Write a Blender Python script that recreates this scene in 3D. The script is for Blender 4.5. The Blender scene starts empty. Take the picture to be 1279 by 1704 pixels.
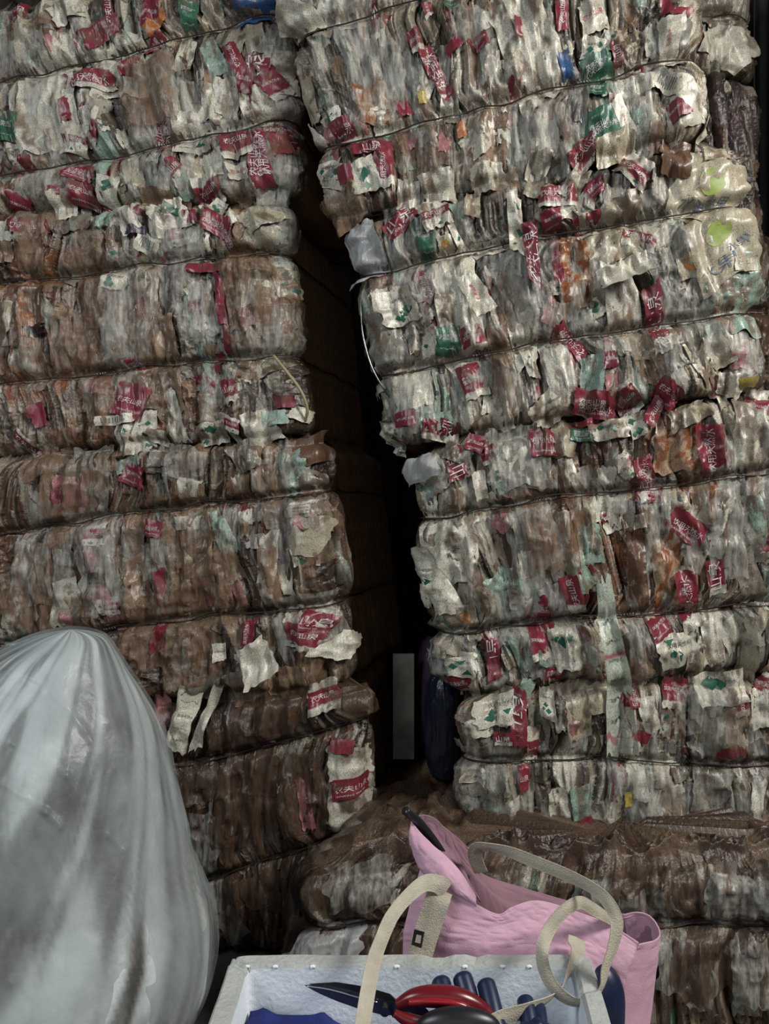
import bpy, bmesh, math, random
import numpy as np
from mathutils import Vector
# ------------------------------------------------------------------ camera, light, exposure
W_PX, H_PX, F_PX = 1279.0, 1704.0, 1337.0
CAM_Z = 1.70
scn = bpy.context.scene
C = scn.collection
cam_d = bpy.data.cameras.new('camera'); cam = bpy.data.objects.new('camera', cam_d); C.objects.link(cam)
cam.location = (0, 0, CAM_Z); cam.rotation_euler = (math.pi/2, 0, 0)
cam_d.sensor_fit = 'VERTICAL'; cam_d.sensor_height = 24.0; cam_d.lens = 24.0*F_PX/H_PX
cam_d.clip_start = 0.05
scn.camera = cam
wd = bpy.data.worlds.new('world'); scn.world = wd; wd.use_nodes = True
wd.node_tree.nodes['Background'].inputs[0].default_value = (0.80, 0.88, 1.0, 1)
wd.node_tree.nodes['Background'].inputs[1].default_value = 0.035
def area(name, loc, target, sx, sy, power, col):
    l = bpy.data.lights.new(name, 'AREA'); l.shape = 'RECTANGLE'; l.size = sx; l.size_y = sy
    l.energy = power; l.color = col
    o = bpy.data.objects.new(name, l); C.objects.link(o); o.location = loc
    o.rotation_euler = (Vector(target)-Vector(loc)).to_track_quat('-Z', 'Y').to_euler()
    return o
area('grazing_key', (3.3, 0.1, 4.3), (0.3, 3.0, 1.7), 1.5, 1.2, 240, (1.0, 0.985, 0.93))  # added key lamp, set high on the right to rake across the folds
area('left_fill', (-2.6, -0.6, 3.9), (-0.3, 2.4, 1.4), 1.6, 1.4, 92, (0.88, 0.95, 1.0))  # added fill lamp from the left, no opening modelled there
area('front_fill', (0.1, -1.8, 2.4), (0, 3.0, 1.4), 3.0, 1.8, 13, (0.93, 0.97, 1.0))  # added soft fill behind the camera, lifts the side faces and box
scn.view_settings.view_transform = 'Standard'; scn.view_settings.look = 'None'
scn.view_settings.gamma = 1; scn.view_settings.use_curve_mapping = False
scn.view_settings.exposure = -0.13
scn.cycles.transparent_max_bounces = 12

rng = np.random.RandomState(7)
random.seed(7)
def at(px, py, d):
    return np.array([(px-W_PX/2)/F_PX*d, d, CAM_Z-(py-H_PX/2)/F_PX*d])
def proj(P):
    return np.stack([W_PX/2+P[..., 0]/P[..., 1]*F_PX, H_PX/2-(P[..., 2]-CAM_Z)/P[..., 1]*F_PX], -1)

# ------------------------------------------------------------------ materials
def nodes_of(m):
    m.use_nodes = True
    nt = m.node_tree; return nt, nt.nodes, nt.links, nt.nodes['Principled BSDF']
def bump_chain(nt, N, L, b, scale, detail, strength, dist, stretch=(1, 1, 1)):
    tc = N.new('ShaderNodeTexCoord'); mp = N.new('ShaderNodeMapping'); mp.inputs['Scale'].default_value = stretch
    nz = N.new('ShaderNodeTexNoise'); nz.inputs['Scale'].default_value = scale; nz.inputs['Detail'].default_value = detail
    bp = N.new('ShaderNodeBump'); bp.inputs['Strength'].default_value = strength; bp.inputs['Distance'].default_value = dist
    L.new(tc.outputs['Object'], mp.inputs[0]); L.new(mp.outputs[0], nz.inputs[0])
    L.new(nz.outputs[0], bp.inputs['Height']); L.new(bp.outputs[0], b.inputs['Normal'])
    return nz
def mat(name, col, rough=0.5, spec=0.5, metal=0.0, bump=None, vary=0.0, stretch=(1, 1, 1), dirt=None, alpha=None):
    m = bpy.data.materials.new(name); nt, N, L, b = nodes_of(m)
    b.inputs['Base Color'].default_value = (*col, 1); b.inputs['Roughness'].default_value = rough
    b.inputs['Specular IOR Level'].default_value = spec; b.inputs['Metallic'].default_value = metal
    if bump: bump_chain(nt, N, L, b, bump[0], 5, bump[1], bump[2], stretch)
    if vary or dirt:
        tc = N.new('ShaderNodeTexCoord'); mp = N.new('ShaderNodeMapping'); mp.inputs['Scale'].default_value = stretch
        nz = N.new('ShaderNodeTexNoise'); nz.inputs['Scale'].default_value = 22; nz.inputs['Detail'].default_value = 9
        nz.inputs['Roughness'].default_value = 0.65
        L.new(tc.outputs['Object'], mp.inputs[0]); L.new(mp.outputs[0], nz.inputs[0])
        cr = N.new('ShaderNodeValToRGB'); cr.color_ramp.elements[0].position = 0.36; cr.color_ramp.elements[1].position = 0.62
        d = dirt or tuple(c*(1-vary) for c in col)
        cr.color_ramp.elements[0].color = (*d, 1); cr.color_ramp.elements[1].color = (*col, 1)
        L.new(nz.outputs[0], cr.inputs[0]); L.new(cr.outputs[0], b.inputs['Base Color'])
    if alpha is not None: b.inputs['Alpha'].default_value = alpha
    return m
def attr_mat(name, rough, scale=90, bstr=0.85, stretch=(1, 1, 0.25), speck=0.75):
    """surface whose own print / dirt colour is carried by the mesh, with fine wrinkles"""
    m = bpy.data.materials.new(name); nt, N, L, b = nodes_of(m)
    at_ = N.new('ShaderNodeAttribute'); at_.attribute_name = 'Col'
    tc = N.new('ShaderNodeTexCoord')
    sp = N.new('ShaderNodeTexNoise'); sp.inputs['Scale'].default_value = 260; sp.inputs['Detail'].default_value = 6
    L.new(tc.outputs['Object'], sp.inputs[0])
    cr = N.new('ShaderNodeValToRGB'); cr.color_ramp.elements[0].position = 0.34; cr.color_ramp.elements[1].position = 0.54
    cr.color_ramp.elements[0].color = (0.34, 0.25, 0.18, 1); cr.color_ramp.elements[1].color = (1, 1, 1, 1)
    L.new(sp.outputs[0], cr.inputs[0])
    mx = N.new('ShaderNodeMix'); mx.data_type = 'RGBA'; mx.blend_type = 'MULTIPLY'; mx.inputs[0].default_value = speck
    L.new(at_.outputs[0], mx.inputs[6]); L.new(cr.outputs[0], mx.inputs[7])
    # thin dark crease lines along the film, crease shade put into the colour
    mp2 = N.new('ShaderNodeMapping'); mp2.inputs['Scale'].default_value = (1, 1, 0.28)
    ln = N.new('ShaderNodeTexNoise'); ln.inputs['Scale'].default_value = 34; ln.inputs['Detail'].default_value = 5; ln.inputs['Distortion'].default_value = 0.6
    L.new(tc.outputs['Object'], mp2.inputs[0]); L.new(mp2.outputs[0], ln.inputs[0])
    c2 = N.new('ShaderNodeValToRGB'); e = c2.color_ramp.elements; e[0].position = 0.0; e[0].color = (1, 1, 1, 1); e[1].position = 1.0; e[1].color = (1, 1, 1, 1)
    for p_, v_ in ((0.445, 1.0), (0.458, 0.22), (0.472, 1.0), (0.535, 1.0), (0.548, 0.30), (0.56, 1.0)):
        q_ = e.new(p_); q_.color = (v_, v_*0.92, v_*0.85, 1)
    m3 = N.new('ShaderNodeMix'); m3.data_type = 'RGBA'; m3.blend_type = 'MULTIPLY'; m3.inputs[0].default_value = speck
    L.new(mx.outputs[2], m3.inputs[6]); L.new(c2.outputs[0], m3.inputs[7]); L.new(m3.outputs[2], b.inputs['Base Color'])
    b.inputs['Roughness'].default_value = rough; b.inputs['Specular IOR Level'].default_value = 0.55
    bump_chain(nt, N, L, b, scale, 8, bstr, 0.007, stretch)
    return m
def film_mat(name, col, lo, hi, rough=0.22):
    m = bpy.data.materials.new(name); nt, N, L, b = nodes_of(m)
    b.inputs['Base Color'].default_value = (*col, 1); b.inputs['Roughness'].default_value = rough
    nz = bump_chain(nt, N, L, b, 60, 8, 0.8, 0.008, (1, 1, 0.2))
    cr = N.new('ShaderNodeMapRange'); cr.inputs['From Min'].default_value = 0.3; cr.inputs['From Max'].default_value = 0.7
    cr.inputs['To Min'].default_value = lo; cr.inputs['To Max'].default_value = hi
    L.new(nz.outputs[0], cr.inputs[0]); L.new(cr.outputs[0], b.inputs['Alpha'])
    return m
M = dict(
    bale=attr_mat('compressed_film', 0.31),
    scrap=attr_mat('printed_film', 0.36, 60, 0.45),
    film=film_mat('clear_film', (0.50, 0.49, 0.44), 0.0, 0.5),
    film_brown=film_mat('brown_stained_film', (0.24, 0.15, 0.095), 0.1, 0.75, 0.3),
    film_dark=film_mat('dark_brown_film', (0.10, 0.062, 0.042), 0.2, 0.85, 0.3),  # darker veil; on the bottom left bale it stands in for shade
    film_grey=film_mat('grey_film', (0.40, 0.40, 0.40), 0.7, 1.0, 0.2),
    textw=mat('white_print', (0.62, 0.55, 0.54), 0.5),
    textd=mat('dark_print', (0.07, 0.09, 0.08), 0.5),
    textr=mat('red_print', (0.42, 0.05, 0.08), 0.5),
    green=mat('green_print', (0.015, 0.11, 0.065), 0.4, vary=0.4),
    orange=mat('orange_print', (0.50, 0.18, 0.05), 0.45, vary=0.4),
    lime=mat('lime_print', (0.25, 0.33, 0.06), 0.45, vary=0.35),
    wire=mat('rusty_wire', (0.055, 0.04, 0.032), 0.5, 0.5, 0.6, vary=0.5),
    wire_bright=mat('steel_wire', (0.35, 0.34, 0.32), 0.3, 0.5, 0.9, vary=0.3),
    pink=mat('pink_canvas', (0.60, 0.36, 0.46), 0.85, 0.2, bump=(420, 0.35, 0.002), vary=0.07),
    pink_in=mat('pink_canvas_shaded', (0.28, 0.16, 0.195), 0.9, 0.15, bump=(420, 0.3, 0.002), vary=0.1),  # same canvas darkened, the shade inside the bag is in the colour
    cream=mat('cream_webbing', (0.52, 0.47, 0.37), 0.85, 0.2, bump=(500, 0.7, 0.003), vary=0.22),
    black=mat('black_plastic', (0.012, 0.012, 0.014), 0.35),
    steel=mat('dark_steel', (0.16, 0.16, 0.18), 0.28, 0.5, 0.85, vary=0.3),
    redpl=mat('red_plastic', (0.13, 0.008, 0.012), 0.25),
    navy=mat('navy_rubber', (0.010, 0.018, 0.055), 0.38, vary=0.3),
    blue=mat('blue_cloth', (0.022, 0.035, 0.17), 0.8, 0.2, bump=(90, 0.6, 0.006), vary=0.3),
    foam=mat('white_foam', (0.78, 0.83, 0.87), 0.75, 0.25, bump=(150, 0.35, 0.004), vary=0.08),
    foam_rim=mat('foam_rim_grime', (0.44, 0.45, 0.42), 0.8, 0.2, bump=(120, 0.6, 0.006), vary=0.18),
    wood=mat('plywood', (0.18, 0.12, 0.07), 0.7, vary=0.3, stretch=(1, 8, 1)),
    concrete=mat('concrete', (0.13, 0.12, 0.11), 0.9, bump=(12, 0.5, 0.02), vary=0.35),
    corr=mat('grey_sheet_metal', (0.24, 0.25, 0.25), 0.55, 0.4, 0.3, vary=0.3, stretch=(1, 1, 0.1)),
    ptext=mat('pen_ink', (0.10, 0.13, 0.16), 0.6),
    board=mat('pale_green_board', (0.20, 0.22, 0.17), 0.7, vary=0.3),
    purple=film_mat('dark_purple_film', (0.055, 0.035, 0.06), 0.9, 1.0, 0.25),
    navyfilm=film_mat('navy_film', (0.012, 0.015, 0.028), 0.85, 1.0, 0.2),
    fill=attr_mat('white_film_filling', 0.45, 25, 0.6, (1, 1, 1), 0.0),
)
def bag_skin():
    m = bpy.data.materials.new('milky_bag_film'); nt, N, L, b = nodes_of(m)
    b.inputs['Base Color'].default_value = (0.36, 0.40, 0.41, 1); b.inputs['Roughness'].default_value = 0.30
    nz = bump_chain(nt, N, L, b, 8, 8, 0.35, 0.03, (1, 1, 0.85))
    mr = N.new('ShaderNodeMapRange'); mr.inputs['From Min'].default_value = 0.35; mr.inputs['From Max'].default_value = 0.7
    mr.inputs['To Min'].default_value = 0.18; mr.inputs['To Max'].default_value = 0.62
    L.new(nz.outputs[0], mr.inputs[0]); L.new(mr.outputs[0], b.inputs['Alpha'])
    return m
M['bag'] = bag_skin()

# ------------------------------------------------------------------ helpers
def tag(o, label, cat, group=None, kind=None):
    o['label'] = label; o['category'] = cat
    if group: o['group'] = group
    if kind: o['kind'] = kind
    return o
def empty(name, loc):
    o = bpy.data.objects.new(name, None); C.objects.link(o); o.location = [float(v) for v in loc]
    o.empty_display_size = 0.1
    return o
def link(name, me, parent=None):
    o = bpy.data.objects.new(name, me); C.objects.link(o)
    if parent is not None:
        o.parent = parent; o.location = -Vector(parent.location) if parent.parent is None else (0, 0, 0)
    return o
def mesh_np(name, V, quads, tris=None, cols=None, mats=(), midx=None, smooth=True, parent=None):
    """mesh from numpy arrays in world coordinates"""
    me = bpy.data.meshes.new(name)
    V = np.asarray(V, np.float32); quads = np.asarray(quads, np.int32).reshape(-1, 4)
    tris = np.zeros((0, 3), np.int32) if tris is None else np.asarray(tris, np.int32).reshape(-1, 3)
    nq, nt_ = len(quads), len(tris)
    me.vertices.add(len(V)); me.vertices.foreach_set('co', V.ravel())
    me.loops.add(nq*4+nt_*3)
    me.loops.foreach_set('vertex_index', np.concatenate([quads.ravel(), tris.ravel()]))
    me.polygons.add(nq+nt_)
    st = np.concatenate([np.arange(nq)*4, nq*4+np.arange(nt_)*3]).astype(np.int32)
    me.polygons.foreach_set('loop_start', st)
    me.update(calc_edges=True)
    if smooth: me.polygons.foreach_set('use_smooth', np.ones(nq+nt_, bool))
    for m in mats: me.materials.append(m)
    if midx is not None: me.polygons.foreach_set('material_index', np.asarray(midx, np.int32))
    if cols is not None:
        a = me.color_attributes.new('Col', 'FLOAT_COLOR', 'POINT')
        c4 = np.ones((len(V), 4), np.float32); c4[:, :3] = cols
        a.data.foreach_set('color', c4.ravel())
    return link(name, me, parent)
def grid_quads(nr, nc, wrap=False):
    r = np.arange(nr-1)[:, None]; c = np.arange(nc if wrap else nc-1)[None, :]
    c2 = (c+1) % nc
    return np.stack([r*nc+c, r*nc+c2, (r+1)*nc+c2, (r+1)*nc+c], -1).reshape(-1, 4)
_lat = np.random.RandomState(3).rand(256, 256)
def vn(x, y, seed=0):
    x = np.asarray(x, float)+seed*17.31; y = np.asarray(y, float)+seed*9.77
    xi = np.floor(x).astype(int); yi = np.floor(y).astype(int); fx = x-xi; fy = y-yi
    fx = fx*fx*(3-2*fx); fy = fy*fy*(3-2*fy)
    g = lambda a, b: _lat[(xi+a) & 255, (yi+b) & 255]
    return (g(0, 0)*(1-fx)+g(1, 0)*fx)*(1-fy)+(g(0, 1)*(1-fx)+g(1, 1)*fx)*fy
def fbm(x, y, seed=0, o=4):
    s = 0; a = 0.5; t = 0
    for k in range(o): s = s+a*vn(x*2**k, y*2**k, seed+k*5); t += a; a *= 0.5
    return s/t
def ridge(x, y, seed=0): return 1-np.abs(2*vn(x, y, seed)-1)
def smooth01(x): x = np.clip(x, 0, 1); return x*x*(3-2*x)
def tube(name, pts, r, m, parent=None, seg=8, taper=None):
    P = np.asarray(pts, float); n = len(P)
    T = np.gradient(P, axis=0); T /= np.linalg.norm(T, axis=1)[:, None]+1e-9
    up = np.array([0.13, 0.21, 0.97]); V = []
    rr = np.full(n, r) if taper is None else np.asarray(taper)
    for i in range(n):
        a = np.cross(T[i], up); a /= np.linalg.norm(a)+1e-9; b = np.cross(T[i], a)
        for k in range(seg):
            an = 2*math.pi*k/seg; V.append(P[i]+rr[i]*(math.cos(an)*a+math.sin(an)*b))
    q = grid_quads(n, seg, True)
    V = V+[P[0], P[-1]]
    t = [[n*seg, (k+1) % seg, k] for k in range(seg)]+[[n*seg+1, (n-1)*seg+k, (n-1)*seg+(k+1) % seg] for k in range(seg)]
    return mesh_np(name, V, q, t, mats=[m], parent=parent)
def spline(P, n):
    P = np.asarray(P, float); k = len(P); Q = np.vstack([2*P[0]-P[1], P, 2*P[-1]-P[-2]])
    out = []
    for t in np.linspace(0, k-1-1e-6, n):
        i = int(t); f = t-i; a, b, c, d = Q[i:i+4]
        out.append(0.5*(2*b+(c-a)*f+(2*a-5*b+4*c-d)*f*f+(3*b-a-3*c+d)*f**3))
    return np.array(out)
# flat lettering turned into 2-D points, later laid on a crumpled sheet
_txt = {}
def text2d(s, res=1):
    if s in _txt: return _txt[s]
    cu = bpy.data.curves.new('lettering', 'FONT'); cu.body = s; cu.resolution_u = res; cu.fill_mode = 'FRONT'
    cu.space_line = 0.85
    o = bpy.data.objects.new('lettering', cu); C.objects.link(o)
    dg = bpy.context.evaluated_depsgraph_get(); me = bpy.data.meshes.new_from_object(o.evaluated_get(dg))
    me.calc_loop_triangles()
    V = np.array([v.co[:2] for v in me.vertices]); T = np.array([t.vertices[:] for t in me.loop_triangles])
    bpy.data.objects.remove(o); bpy.data.curves.remove(cu); bpy.data.meshes.remove(me)
    if len(V) == 0: V = np.zeros((3, 2)); T = np.array([[0, 1, 2]])
    mn, mx = V.min(0), V.max(0); asp = (mx[1]-mn[1])/(mx[0]-mn[0]+1e-6)
    V = (V-(mn+mx)/2)/(mx[0]-mn[0]+1e-6)
    _txt[s] = (V, T, asp); return _txt[s]

# ------------------------------------------------------------------ the shed
def box_mesh(name, lo, hi, m, parent=None, bevel=0.0):
    bm = bmesh.new(); bmesh.ops.create_cube(bm, size=1)
    for v in bm.verts:
        v.co = [lo[i]+(v.co[i]+0.5)*(hi[i]-lo[i]) for i in range(3)]
    if bevel: bmesh.ops.bevel(bm, geom=bm.edges[:], offset=bevel, segments=3, affect='EDGES', profile=0.6)
    me = bpy.data.meshes.new(name); bm.to_mesh(me); bm.free(); me.materials.append(m)
    return link(name, me, parent)
f = box_mesh('floor', (-4.5, -3, -0.1), (4.5, 5.4, 0.0), M['concrete']); f['kind'] = 'structure'
x = np.arange(-4.5, 4.5, 0.0125)
prof = 5.2-0.035*smooth01((np.sin(x*2*math.pi/0.2)+0.5)*1.2)
V = np.concatenate([np.stack([x, prof, np.full_like(x, z)], -1) for z in (0, 5.2)])
w = mesh_np('wall_back', V, grid_quads(2, len(x)), mats=[mat('dark_wall', (0.03, 0.026, 0.024), 0.8, vary=0.3)], smooth=False); w['kind'] = 'structure'  # wall coloured near-black to give the gap its darkness
y = np.arange(2.6, 5.2, 0.0125)
prof = 2.36+0.0*y+0.03*smooth01((np.sin(y*2*math.pi/0.16)+0.5)*1.2)
V = np.concatenate([np.stack([prof, y, np.full_like(y, z)], -1) for z in (0, 5.2)])
w = mesh_np('wall_right', V, grid_quads(2, len(y)), mats=[M['corr']], smooth=False); w['kind'] = 'structure'
c = box_mesh('ceiling', (-4.5, 1.2, 5.2), (4.5, 5.4, 5.3), M['corr']); c['kind'] = 'structure'

# ------------------------------------------------------------------ bales
WHITE = (0.52, 0.52, 0.45); GREY = (0.21, 0.21, 0.185); CREAM = (0.36, 0.33, 0.25); TAN = (0.26, 0.19, 0.13)
BROWN = (0.13, 0.075, 0.048); DKBR = (0.05, 0.03, 0.022); RED = (0.20, 0.024, 0.042); PINK = (0.30, 0.15, 0.14)
GREEN = (0.03, 0.12, 0.075); TEAL = (0.26, 0.38, 0.33); RUST = (0.25, 0.085, 0.03)
# brown or rust stained areas of the compressed film, as seen (x, y, rx, ry, strength)
STAIN = [(265, 150, 60, 90, .7), (60, 560, 130, 110, .8), (90, 640, 120, 70, .6), (40, 430, 90, 60, .6), (160, 900, 260, 110, 1.0),
         (320, 920, 160, 120, .8), (60, 800, 120, 60, .6), (420, 1190, 130, 80, .9), (420, 1330, 160, 140, 1.2), (180, 1050, 160, 60, .8),  # heaviest one also deepens the bottom left bale for its shade
         (610, 130, 45, 80, .55), (850, 470, 70, 90, .5), (960, 470, 60, 70, .8), (740, 440, 40, 80, .35), (860, 800, 80, 90, .7),
         (910, 900, 70, 60, .8), (1060, 880, 90, 90, .6), (1120, 740, 50, 60, 1.0), (1110, 940, 70, 120, .9), (1000, 1000, 50, 100, .6),
         (880, 1180, 70, 50, .45), (1160, 1180, 60, 50, .4), (560, 640, 40, 40, .3), (900, 1290, 80, 60, .3), (980, 760, 60, 70, .5),
         (500, 900, 60, 100, .4), (290, 720, 120, 60, .7), (1240, 320, 50, 60, .3)]
def bale(label, TL, TR, BR, BL, dl, dr, D, wires, seed, base_brown, group, cat='bale', step=0.0032, side='R', detail=1.0,
         pal=None, redness=0.05, bulge=0.010, loose_top=False, wiremat=None, darkside=True):
    """one wire-tied bale of compressed film, given by the four corners of its front"""
    D = np.asarray(D, float)
    fTL, fTR, fBR, fBL = at(*TL, dl), at(*TR, dr), at(*BR, dr), at(*BL, dl)
    Wd = np.linalg.norm(fTR-fTL); Ht = 0.5*(np.linalg.norm(fTL-fBL)+np.linalg.norm(fTR-fBR)); Dl = np.linalg.norm(D)
    # outline, once round: front left->right, right side, back, left side
    r = 0.085
    ab = []
    def arc(cx, cy, a0, a1, n):
        for k in range(n+1):
            t = a0+(a1-a0)*k/n; ab.append((cx+r*math.cos(t), cy+r*math.sin(t), math.cos(t), math.sin(t)))
    na = max(4, int(r*1.57/step))
    arc(r, r, math.pi, 1.5*math.pi, na)
    n = int((Wd-2*r)/step)
    for k in range(1, n): ab.append((r+(Wd-2*r)*k/n, 0, 0, -1))
    arc(Wd-r, r, 1.5*math.pi, 2*math.pi, na)
    sd = 0.008 if side == 'R' else 0.05
    n = int((Dl-2*r)/sd)
    for k in range(1, n): ab.append((Wd, r+(Dl-2*r)*k/n, 1, 0))
    arc(Wd-r, Dl-r, 0, .5*math.pi, 4)
    n = int((Wd-2*r)/0.06)
    for k in range(1, n): ab.append((Wd-r-(Wd-2*r)*k/n, Dl, 0, 1))
    arc(r, Dl-r, .5*math.pi, math.pi, 4)
    n = int((Dl-2*r)/0.04)
    for k in range(1, n): ab.append((0, Dl-r-(Dl-2*r)*k/n, -1, 0))
    ab = np.array(ab); nc = len(ab)
    nr = int(Ht/step)+1
    v = np.linspace(0, 1, nr)[:, None]
    FL = fBL+(fTL-fBL)*v; FR = fBR+(fTR-fBR)*v                        # rows x 3
    U = (FR-FL); Un = U/np.linalg.norm(U, axis=1)[:, None]; Dn = D/Dl
    S = FL[:, None, :]+ab[None, :, 0:1]/Wd*U[:, None, :]+ab[None, :, 1:2]/Dl*D
    Nn = ab[None, :, 2:3]*Un[:, None, :]+ab[None, :, 3:4]*Dn; Nn = np.repeat(Nn, 1, 0)*np.ones((nr, nc, 1))
    Nn /= np.linalg.norm(Nn, axis=-1)[..., None]
    arc_s = np.concatenate([[0], np.cumsum(np.hypot(np.diff(ab[:, 0]), np.diff(ab[:, 1])))])
    X = np.ones((nr, 1))*arc_s[None, :]; Z = v*Ht*np.ones((1, nc)); A = np.clip(ab[:, 0]/Wd, 0, 1)[None, :]
    front = np.zeros(nc, bool); front[:na*2+int((Wd-2*r)/step)] = True
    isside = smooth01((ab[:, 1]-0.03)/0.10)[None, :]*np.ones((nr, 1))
    # height field
    dist = np.minimum(Z, Ht-Z); R = 0.035+0.05*vn(X*5, Z*0+seed*3.1, 92)
    edge = -R*(1-np.sqrt(np.clip(1-np.clip((R-dist)/R, 0, 1)**2, 0, 1)))
    edge += 0.03*(vn(X*9, Z*0+seed, 91)-0.5)*np.exp(-dist/0.08)
    wv = []
    dwm = np.full_like(Z, 9.0); sec = np.zeros_like(Z)
    for (xl, yl), (xr, yr) in wires:
        def vfrac(px, py, d, lo, hi, x_):
            tot = (lo[1]-hi[1]); return (lo[1]-py)/tot
        # extrapolate the wire line to the front's own left and right ends
        sl = (yr-yl)/(xr-xl+1e-6)
        y_l = yl+sl*(BL[0]-xl); y_r = yl+sl*(BR[0]-xl)
        vl = (BL[1]-y_l)/(BL[1]-TL[1]); vr = (BR[1]-y_r)/(BR[1]-TR[1])
        zz = (vl+(vr-vl)*A)*Ht + 0.006*np.sin(X*7+seed)
        wv.append(zz[0])
        dwm = np.minimum(dwm, np.abs(Z-zz)); sec = sec+(Z > zz)
    broad = 1-np.exp(-dwm/0.06)
    pinch = np.exp(-(dwm/0.013)**2)
    wob = 0.06*(vn(X*5, Z*5+sec*3.3, seed)-0.5)+0.12*(vn(X*1.5, Z*2, seed+1)-0.5)+0.012*(vn(X*22, Z*10, seed+2)-0.5)
    Xw = X+wob*smooth01(dwm/0.08)
    Hh = bulge*broad
    # swollen bundles between the wires
    rs = np.random.RandomState(seed*13+1)
    pod = np.zeros_like(Z); podc = np.zeros_like(Z)
    for s_ in range(len(wires)+1):
        bnd = [-0.2]
        while bnd[-1] < arc_s[-1]+0.3: bnd.append(bnd[-1]+rs.choice([0.05, 0.07, 0.10, 0.14, 0.19])*rs.uniform(.8, 1.25))
        bnd = np.array(bnd); amp = rs.uniform(0.016, 0.056, len(bnd)); offs = rs.uniform(-0.016, 0.016, len(bnd)); cc = rs.rand(len(bnd))
        idx = np.clip(np.searchsorted(bnd, Xw)-1, 0, len(bnd)-2); ss = (Xw-bnd[idx])/(bnd[idx+1]-bnd[idx])
        pr = np.sqrt(np.clip(1-(2*ss-1)**2, 0, 1))**0.8
        sel = sec == s_
        pod = np.where(sel, pr*amp[idx]+offs[idx]-0.024*(1-pr)**4, pod); podc = np.where(sel, cc[idx], podc)
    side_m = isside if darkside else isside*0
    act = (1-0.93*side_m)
    Hh = Hh+pod*(0.66+0.34*smooth01(dwm/0.08))*act
    pl = smooth01((fbm(X*4, Z*3, seed+40, 3)-0.28)*5)                 # pleated here, crumpled there
    fx = Xw+0.014*(vn(Xw*18, Z*5, seed+6)-0.5)
    pleat = 0.016*ridge(fx*30, Z*2.2, seed+2)**2+0.010*ridge(fx*70, Z*4, seed+3)**2+0.005*ridge(fx*150, Z*8, seed+4)
    crump = 0.020*ridge(X*13+2*vn(X*8, Z*8, 5), Z*12, seed+7)**3+0.015*ridge(X*27, Z*22+3*vn(X*9, Z*9, 8), seed+8)**3+0.009*ridge(X*62, Z*50, seed+9)**2
    Hh = Hh+(pl*pleat+(1-pl)*(crump*0.8+pleat*0.35)-0.008)*act*detail
    # overlapping pieces: elongated cells, each tilted and with its own colour
    def cells(sx, sz, n, sd_, warp):
        r2 = np.random.RandomState(sd_); L_ = arc_s[-1]
        sxp = r2.uniform(0, L_, n); szp = r2.uniform(-0.05, Ht+0.05, n); an = r2.normal(0, 0.35, n)
        gx = Xw+warp*(vn(X*18, Z*18, sd_)-0.5); gz = Z+warp*2*(vn(X*15, Z*11, sd_+3)-0.5)
        best = np.full(Z.shape, 1e9, np.float32); second = best.copy(); bi = np.zeros(Z.shape, np.int32)
        for k in range(n):
            # only the columns near the seed
            c0 = np.searchsorted(arc_s, sxp[k]-5*sx); c1 = np.searchsorted(arc_s, sxp[k]+5*sx)
            if c1 <= c0: continue
            dx = gx[:, c0:c1]-sxp[k]; dz = gz[:, c0:c1]-szp[k]; ca, sa = math.cos(an[k]), math.sin(an[k])
            q = np.abs((dx*ca+dz*sa)/sx)+np.abs((-dx*sa+dz*ca)/sz)
            b = best[:, c0:c1]; s2 = second[:, c0:c1]; m_ = q < b
            second[:, c0:c1] = np.where(m_, b, np.minimum(s2, q)); best[:, c0:c1] = np.where(m_, q, b)
            bi[:, c0:c1] = np.where(m_, k, bi[:, c0:c1])
        return bi, sxp, szp, r2, best, second
    L_ = arc_s[-1]
    n1 = int(L_*Ht/(0.055*0.21)*1.2); bi, sxp, szp, r2, b1, s1 = cells(0.055, 0.21, n1, seed*3+5, 0.018)
    lift = r2.uniform(-0.006, 0.010, n1); gx_ = r2.normal(0, 0.09, n1); gz_ = r2.normal(0, 0.05, n1)
    Hh = Hh+np.clip(lift[bi]+gx_[bi]*(X-sxp[bi])+gz_[bi]*(Z-szp[bi]), -0.015, 0.02)*act*smooth01(dwm/0.03)
    n2 = int(L_*Ht/(0.022*0.07)*0.9); ci, sx2, sz2, r3, b2, s2_ = cells(0.022, 0.07, n2, seed*3+9, 0.014)
    lift2 = r3.uniform(-0.002, 0.006, n2); use2 = r3.rand(n2) < 0.34
    t2 = r3.normal(0, 0.12, n2)
    Hh = Hh+np.where(use2[ci], np.clip(lift2[ci]+t2[ci]*(X-sx2[ci]), -0.01, 0.01), 0)*act*smooth01(dwm/0.02)
    Hh = Hh-pinch*np.clip(Hh+0.01, 0, 1)*0.38
    Hh = Hh+edge
    S = S.copy(); S[..., 2] += 0.035*(vn(X*8, X*0+seed, 93)-0.5)*np.exp(-dist/0.07)
    P = S+Nn*Hh[..., None]
    # colours of the film pieces
    pxy = proj(S)
    st = np.full(Z.shape, base_brown)
    for (sx_, sy_, rx, ry, k_) in STAIN:
        st = st+k_*0.8*np.exp(-((pxy[..., 0]-sx_)/rx)**2-((pxy[..., 1]-sy_)/ry)**2)*(S[..., 1] < 4.2)
    base = np.array(pal if pal else [WHITE, WHITE, WHITE, GREY, CREAM, CREAM, GREY, TEAL])
    ctab = base[r2.randint(0, len(base), n1)]*r2.uniform(0.75, 1.15, (n1, 1))
    brt = np.array([TAN, TAN, BROWN, BROWN, DKBR, CREAM, TAN])[r2.randint(0, 7, n1)]*r2.uniform(0.8, 1.25, (n1, 1))
    th = r2.rand(n1)*0.9+0.05
    stc = np.clip(st+0.9*(fbm(X*9, Z*6, seed+60, 4)-0.5), 0, 1.3)
    mixb = smooth01((stc-th[bi])*6+0.3)[..., None]
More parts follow.
